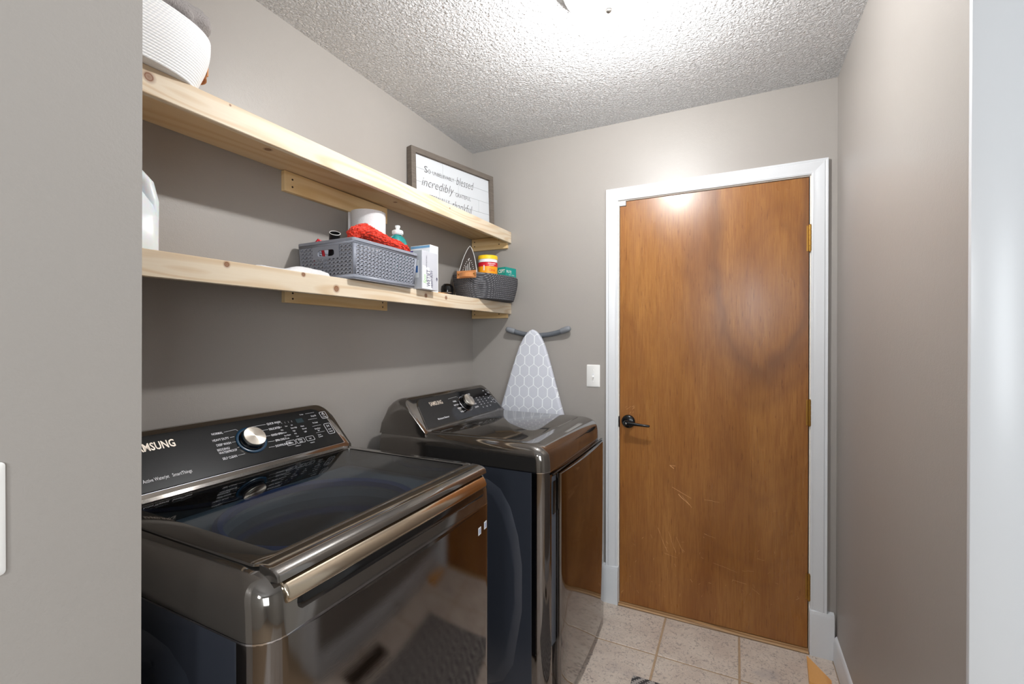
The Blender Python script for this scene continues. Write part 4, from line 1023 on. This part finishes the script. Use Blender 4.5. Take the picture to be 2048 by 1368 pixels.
# yellow canister
cc_ = (.196, -.168); cz = rz+.012
ct = thing('wipes_canister', 'yellow and red canister in the charcoal rope basket', 'canister', (*cc_, cz)); mt = Matrix.Translation((*cc_, 0)); cr = .0525
bm = new(); lathe(bm, [(cr-.002, cz), (cr, cz+.004), (cr, 1.734)], mt, 40); obj('canister_body', bm, M['orange'], ct)
bm = new(); lathe(bm, [(cr+.0004, 1.734), (cr+.0004, 1.756)], mt, 40, cap=False); obj('red_band', bm, M['redp'], ct)
bm = new(); lathe(bm, [(cr, 1.7575), (cr-.001, 1.757), (cr-.001, 1.774)], mt, 40); obj('neck', bm, M['pltw'], ct)
bm = new(); lathe(bm, [(cr+.0012, 1.774), (cr+.0012, 1.791), (cr-.001, 1.794), (cr-.010, 1.795)], mt, 40); obj('lid', bm, M['yellow'], ct)
def cyl_text(bm, s, c, r, a0, z, size, fit):
    vs, fs = text_geo(s, 0, .01); x0 = min(v.x for v in vs); x1 = max(v.x for v in vs); k = fit/(x1-x0)
    nv = [bm.verts.new((c[0]+(r+.0005)*math.cos(a0+(v.x-x0)*k/r), c[1]+(r+.0005)*math.sin(a0+(v.x-x0)*k/r), z+v.y*size)) for v in vs]
    for f in fs:
        try: bm.faces.new([nv[i] for i in f])
        except ValueError: pass
bm = new(); cyl_text(bm, 'CLEANING', cc_, cr+.0006, -1.05, 1.745, .010, .045); cyl_text(bm, 'WIPES', cc_, cr+.0006, -.95, 1.736, .008, .030); cyl_text(bm, 'I', cc_, cr+.0006, -1.50, 1.712, .040, .006); obj('white_lettering', bm, M['pltw'], ct, ang=0, kind='stuff')
bm = new(); cyl_text(bm, 'Citrus', cc_, cr, -.95, 1.708, .020, .036); obj('red_lettering', bm, M['redp'], ct, ang=0, kind='stuff')
# teal box lying across the far end, one corner towards the room
tc = Vector((.283, -.128, 1.672)); ts = Vector((.17, .985, 0)).normalized(); tn = Vector((ts.y, -ts.x, 0))
tb = thing('teal_box', 'teal box reading CEPT at the far end of the charcoal basket', 'box', tc)
PT = Plane(tc, ts, (0, 0, 1)); PT2 = Plane(tc-tn*.10, tn, (0, 0, 1))
bm = new(); plate(bm, PT, [(0, 0), (.098, 0), (.098, .066), (0, .066)], -.10, 0); obj('carton', bm, M['tealbox'], tb, ang=30)
bm = new(); text(bm, PT2, 'CEPT', .052, .036, .026, 'L', .0006, fit=.045, shear=.15, offset=.014); text(bm, PT, 'PROTE', .008, .036, .020, 'L', .0006, fit=.045, offset=.012); text(bm, PT, 'quick strips', .03, .025, .009, 'L', .0006, fit=.05); obj('box_lettering', bm, M['pltw'], tb, ang=0, kind='stuff')
# small dark jar and yellow rule behind
jt = thing('black_jar', 'small black round jar left of the charcoal rope basket', 'jar', (.155, -.545, ZL(-.55)+.001)); zz_ = ZL(-.55)+.0006
bm = new(); lathe(bm, [(.027, zz_), (.030, zz_+.004), (.030, zz_+.028)], Matrix.Translation((.110, -.428, 0)), 28); obj('jar_body', bm, M['matte'], jt)
bm = new(); lathe(bm, [(.031, zz_+.031), (.032, zz_+.045), (.029, zz_+.062), (.017, zz_+.073), (.001, zz_+.075)], Matrix.Translation((.110, -.428, 0)), 28, cap=False); obj('lid', bm, M['black'], jt)
bm = new(); lathe(bm, [(.0305, zz_+.028), (.0312, zz_+.0305)], Matrix.Translation((.110, -.428, 0)), 28, cap=False); obj('band', bm, M['chrome'], jt)
t = thing('yellow_ruler', 'yellow rule lying flat between silver box and charcoal basket', 'ruler', (.20, -.6, ZL(-.6)+.0006))
bm = new(); PR = Plane((.225, -.735, ZL(-.6)+.0006), Vector((-.10, 1, 0)), Vector((-1, -.10, 0))); plate(bm, PR, rrect(0, .24, 0, .028, .002, 2), 0, .008); obj('rule_blade', bm, M['orange'], t, ang=30)
bm = new()
for k in range(20): bar2(bm, PR, .01+k*.011, .002, .01+k*.011, .012 if k % 5 else .02, .0012, .0084)
obj('rule_marks', bm, M['bolt'], t, ang=0, kind='stuff')

# ------------------------------------------------------------------ ironing board between dryer and far wall
ib = thing('ironing_board', 'ironing board with grey trellis cover leaning behind the dryer', 'ironing board', (.40, -.08, .1))
def bhalf(z):
    d_ = 1.400-z
    if d_ < 0: return 0
    pts_ = ((0, 0), (.008, .018), (.02, .032), (.05, .054), (.09, .0745), (.17, .102), (.28, .136), (.37, .162), (.45, .188), (.6, .19), (1.25, .19), (1.29, .17), (1.30, .12))
    for (a0, b0), (a1, b1) in zip(pts_[:-1], pts_[1:]):
        if d_ <= a1: return b0+(b1-b0)*(d_-a0)/(a1-a0)
    return .12
zs = [1.3995-d_ for d_ in (0, .001, .004, .009, .016, .025, .037, .05, .07, .09, .12, .16, .2, .25, .31, .38, .45, .55, .7, .9, 1.1, 1.24, 1.28, 1.295)]
lean = lambda z: -.052-(1.4-z)*.055
bm = new(); bc = .410; outl = [(bc+bhalf(z)-.011*(1.4-z)*0, z) for z in zs]+[(bc-bhalf(z), z) for z in reversed(zs[1:])]
loft(bm, [[Vector((x+(cxk-bc)*0, lean(z)+o_, z)) if i_ == 0 else Vector((bc+(x-bc)*(1-i_), lean(z)+o_, z-(z-.9)*i_*.25)) for x, z in outl] for cxk, o_, i_ in ((bc, .014, .03), (bc, .010, 0), (bc, -.006, 0), (bc, -.012, .025), (bc, -.014, .08))])
obj('padded_cover', bm, M['board'], ib, ang=50)
bm = new(); pt = []
for k in range(21):
    f = k/20*2-1; pt.append((bc+.017+.165*f, -.028+.012*(1-f*f), 1.372+.030*f*f-.004))
tube(bm, pt, .0135, 14); obj('foot_bar', bm, M['tfoot'], ib, ang=60)
for s in (-1, 1):
    bm = new(); e = Vector(pt[-1 if s > 0 else 0]); q = Vector(pt[-4 if s > 0 else 3]); dv = (e-q).normalized()
    tube(bm, [e-dv*.028, e-dv*.026, e, e+dv*.016, e+dv*.024, e+dv*.027], [.0150, .0158, .0162, .0150, .011, .004], 14); obj('foot_cap', bm, M['tcap'], ib, ang=60)
bm = new()
for s in (-1, 1): tube(bm, [(bc+.017+.02*s, -.026, 1.375), (bc+.017+.02*s, -.075, .75), (bc+.017+.02*s, -.10, .12)], .009, 10)
obj('leg', bm, M['tfoot'], ib, ang=60)

# ------------------------------------------------------------------ floor things
bm = new(); prism(bm, rrect(1.035, 1.555, -1.30, -.484, .004, 2), lambda u, v, d_: (u, v, d_), .0004, .008)
tag(obj('rug', bm, M['rug'], None, loc=(1.0355, -.4785, .0004), ang=30), 'grey rug with dark diamond pattern on the tile floor', 'rug')
bm = new(); A = [(1.672, -.040), (1.6755, -.040), (1.735, -.200), (1.727, -.262), (1.656, -.255)]
hz = lambda y: .003+.030*((-.040-y)/.21)
loft(bm, [[Vector((x, y, .0004)) for x, y in A], [Vector((x, y, hz(y))) for x, y in A]])
tag(obj('wooden_wedge', bm, M['wedge'], None, loc=(1.69, -.16, .0004), ang=20), 'light wooden door wedge on the floor by the right plinth', 'door wedge')
vt = thing('floor_register', 'bronze slotted floor vent near the right baseboard', 'floor vent', (1.655, -.98, 0))
bm = new(); o_ = rrect(1.60, 1.71, -1.115, -.845, .006, 3); i_ = rrect(1.617, 1.693, -1.098, -.862, .003, 3)
loft(bm, [[Vector((x, y, z)) for x, y in p] for p, z in ((i_, .0005), (o_, .0005), (o_, .003), (i_, .006))], closed=True); obj('register_frame', bm, M['vent'], vt, ang=30)
for k in range(18):
    y = -1.094+k*.0134; bx('louvre', M['vent'], vt, 1.6165, 1.6935, y, y+.006, .001, .005)
bx('duct', M['matte'], vt, 1.6165, 1.6935, -1.0985, -.8615, .0002, .001)
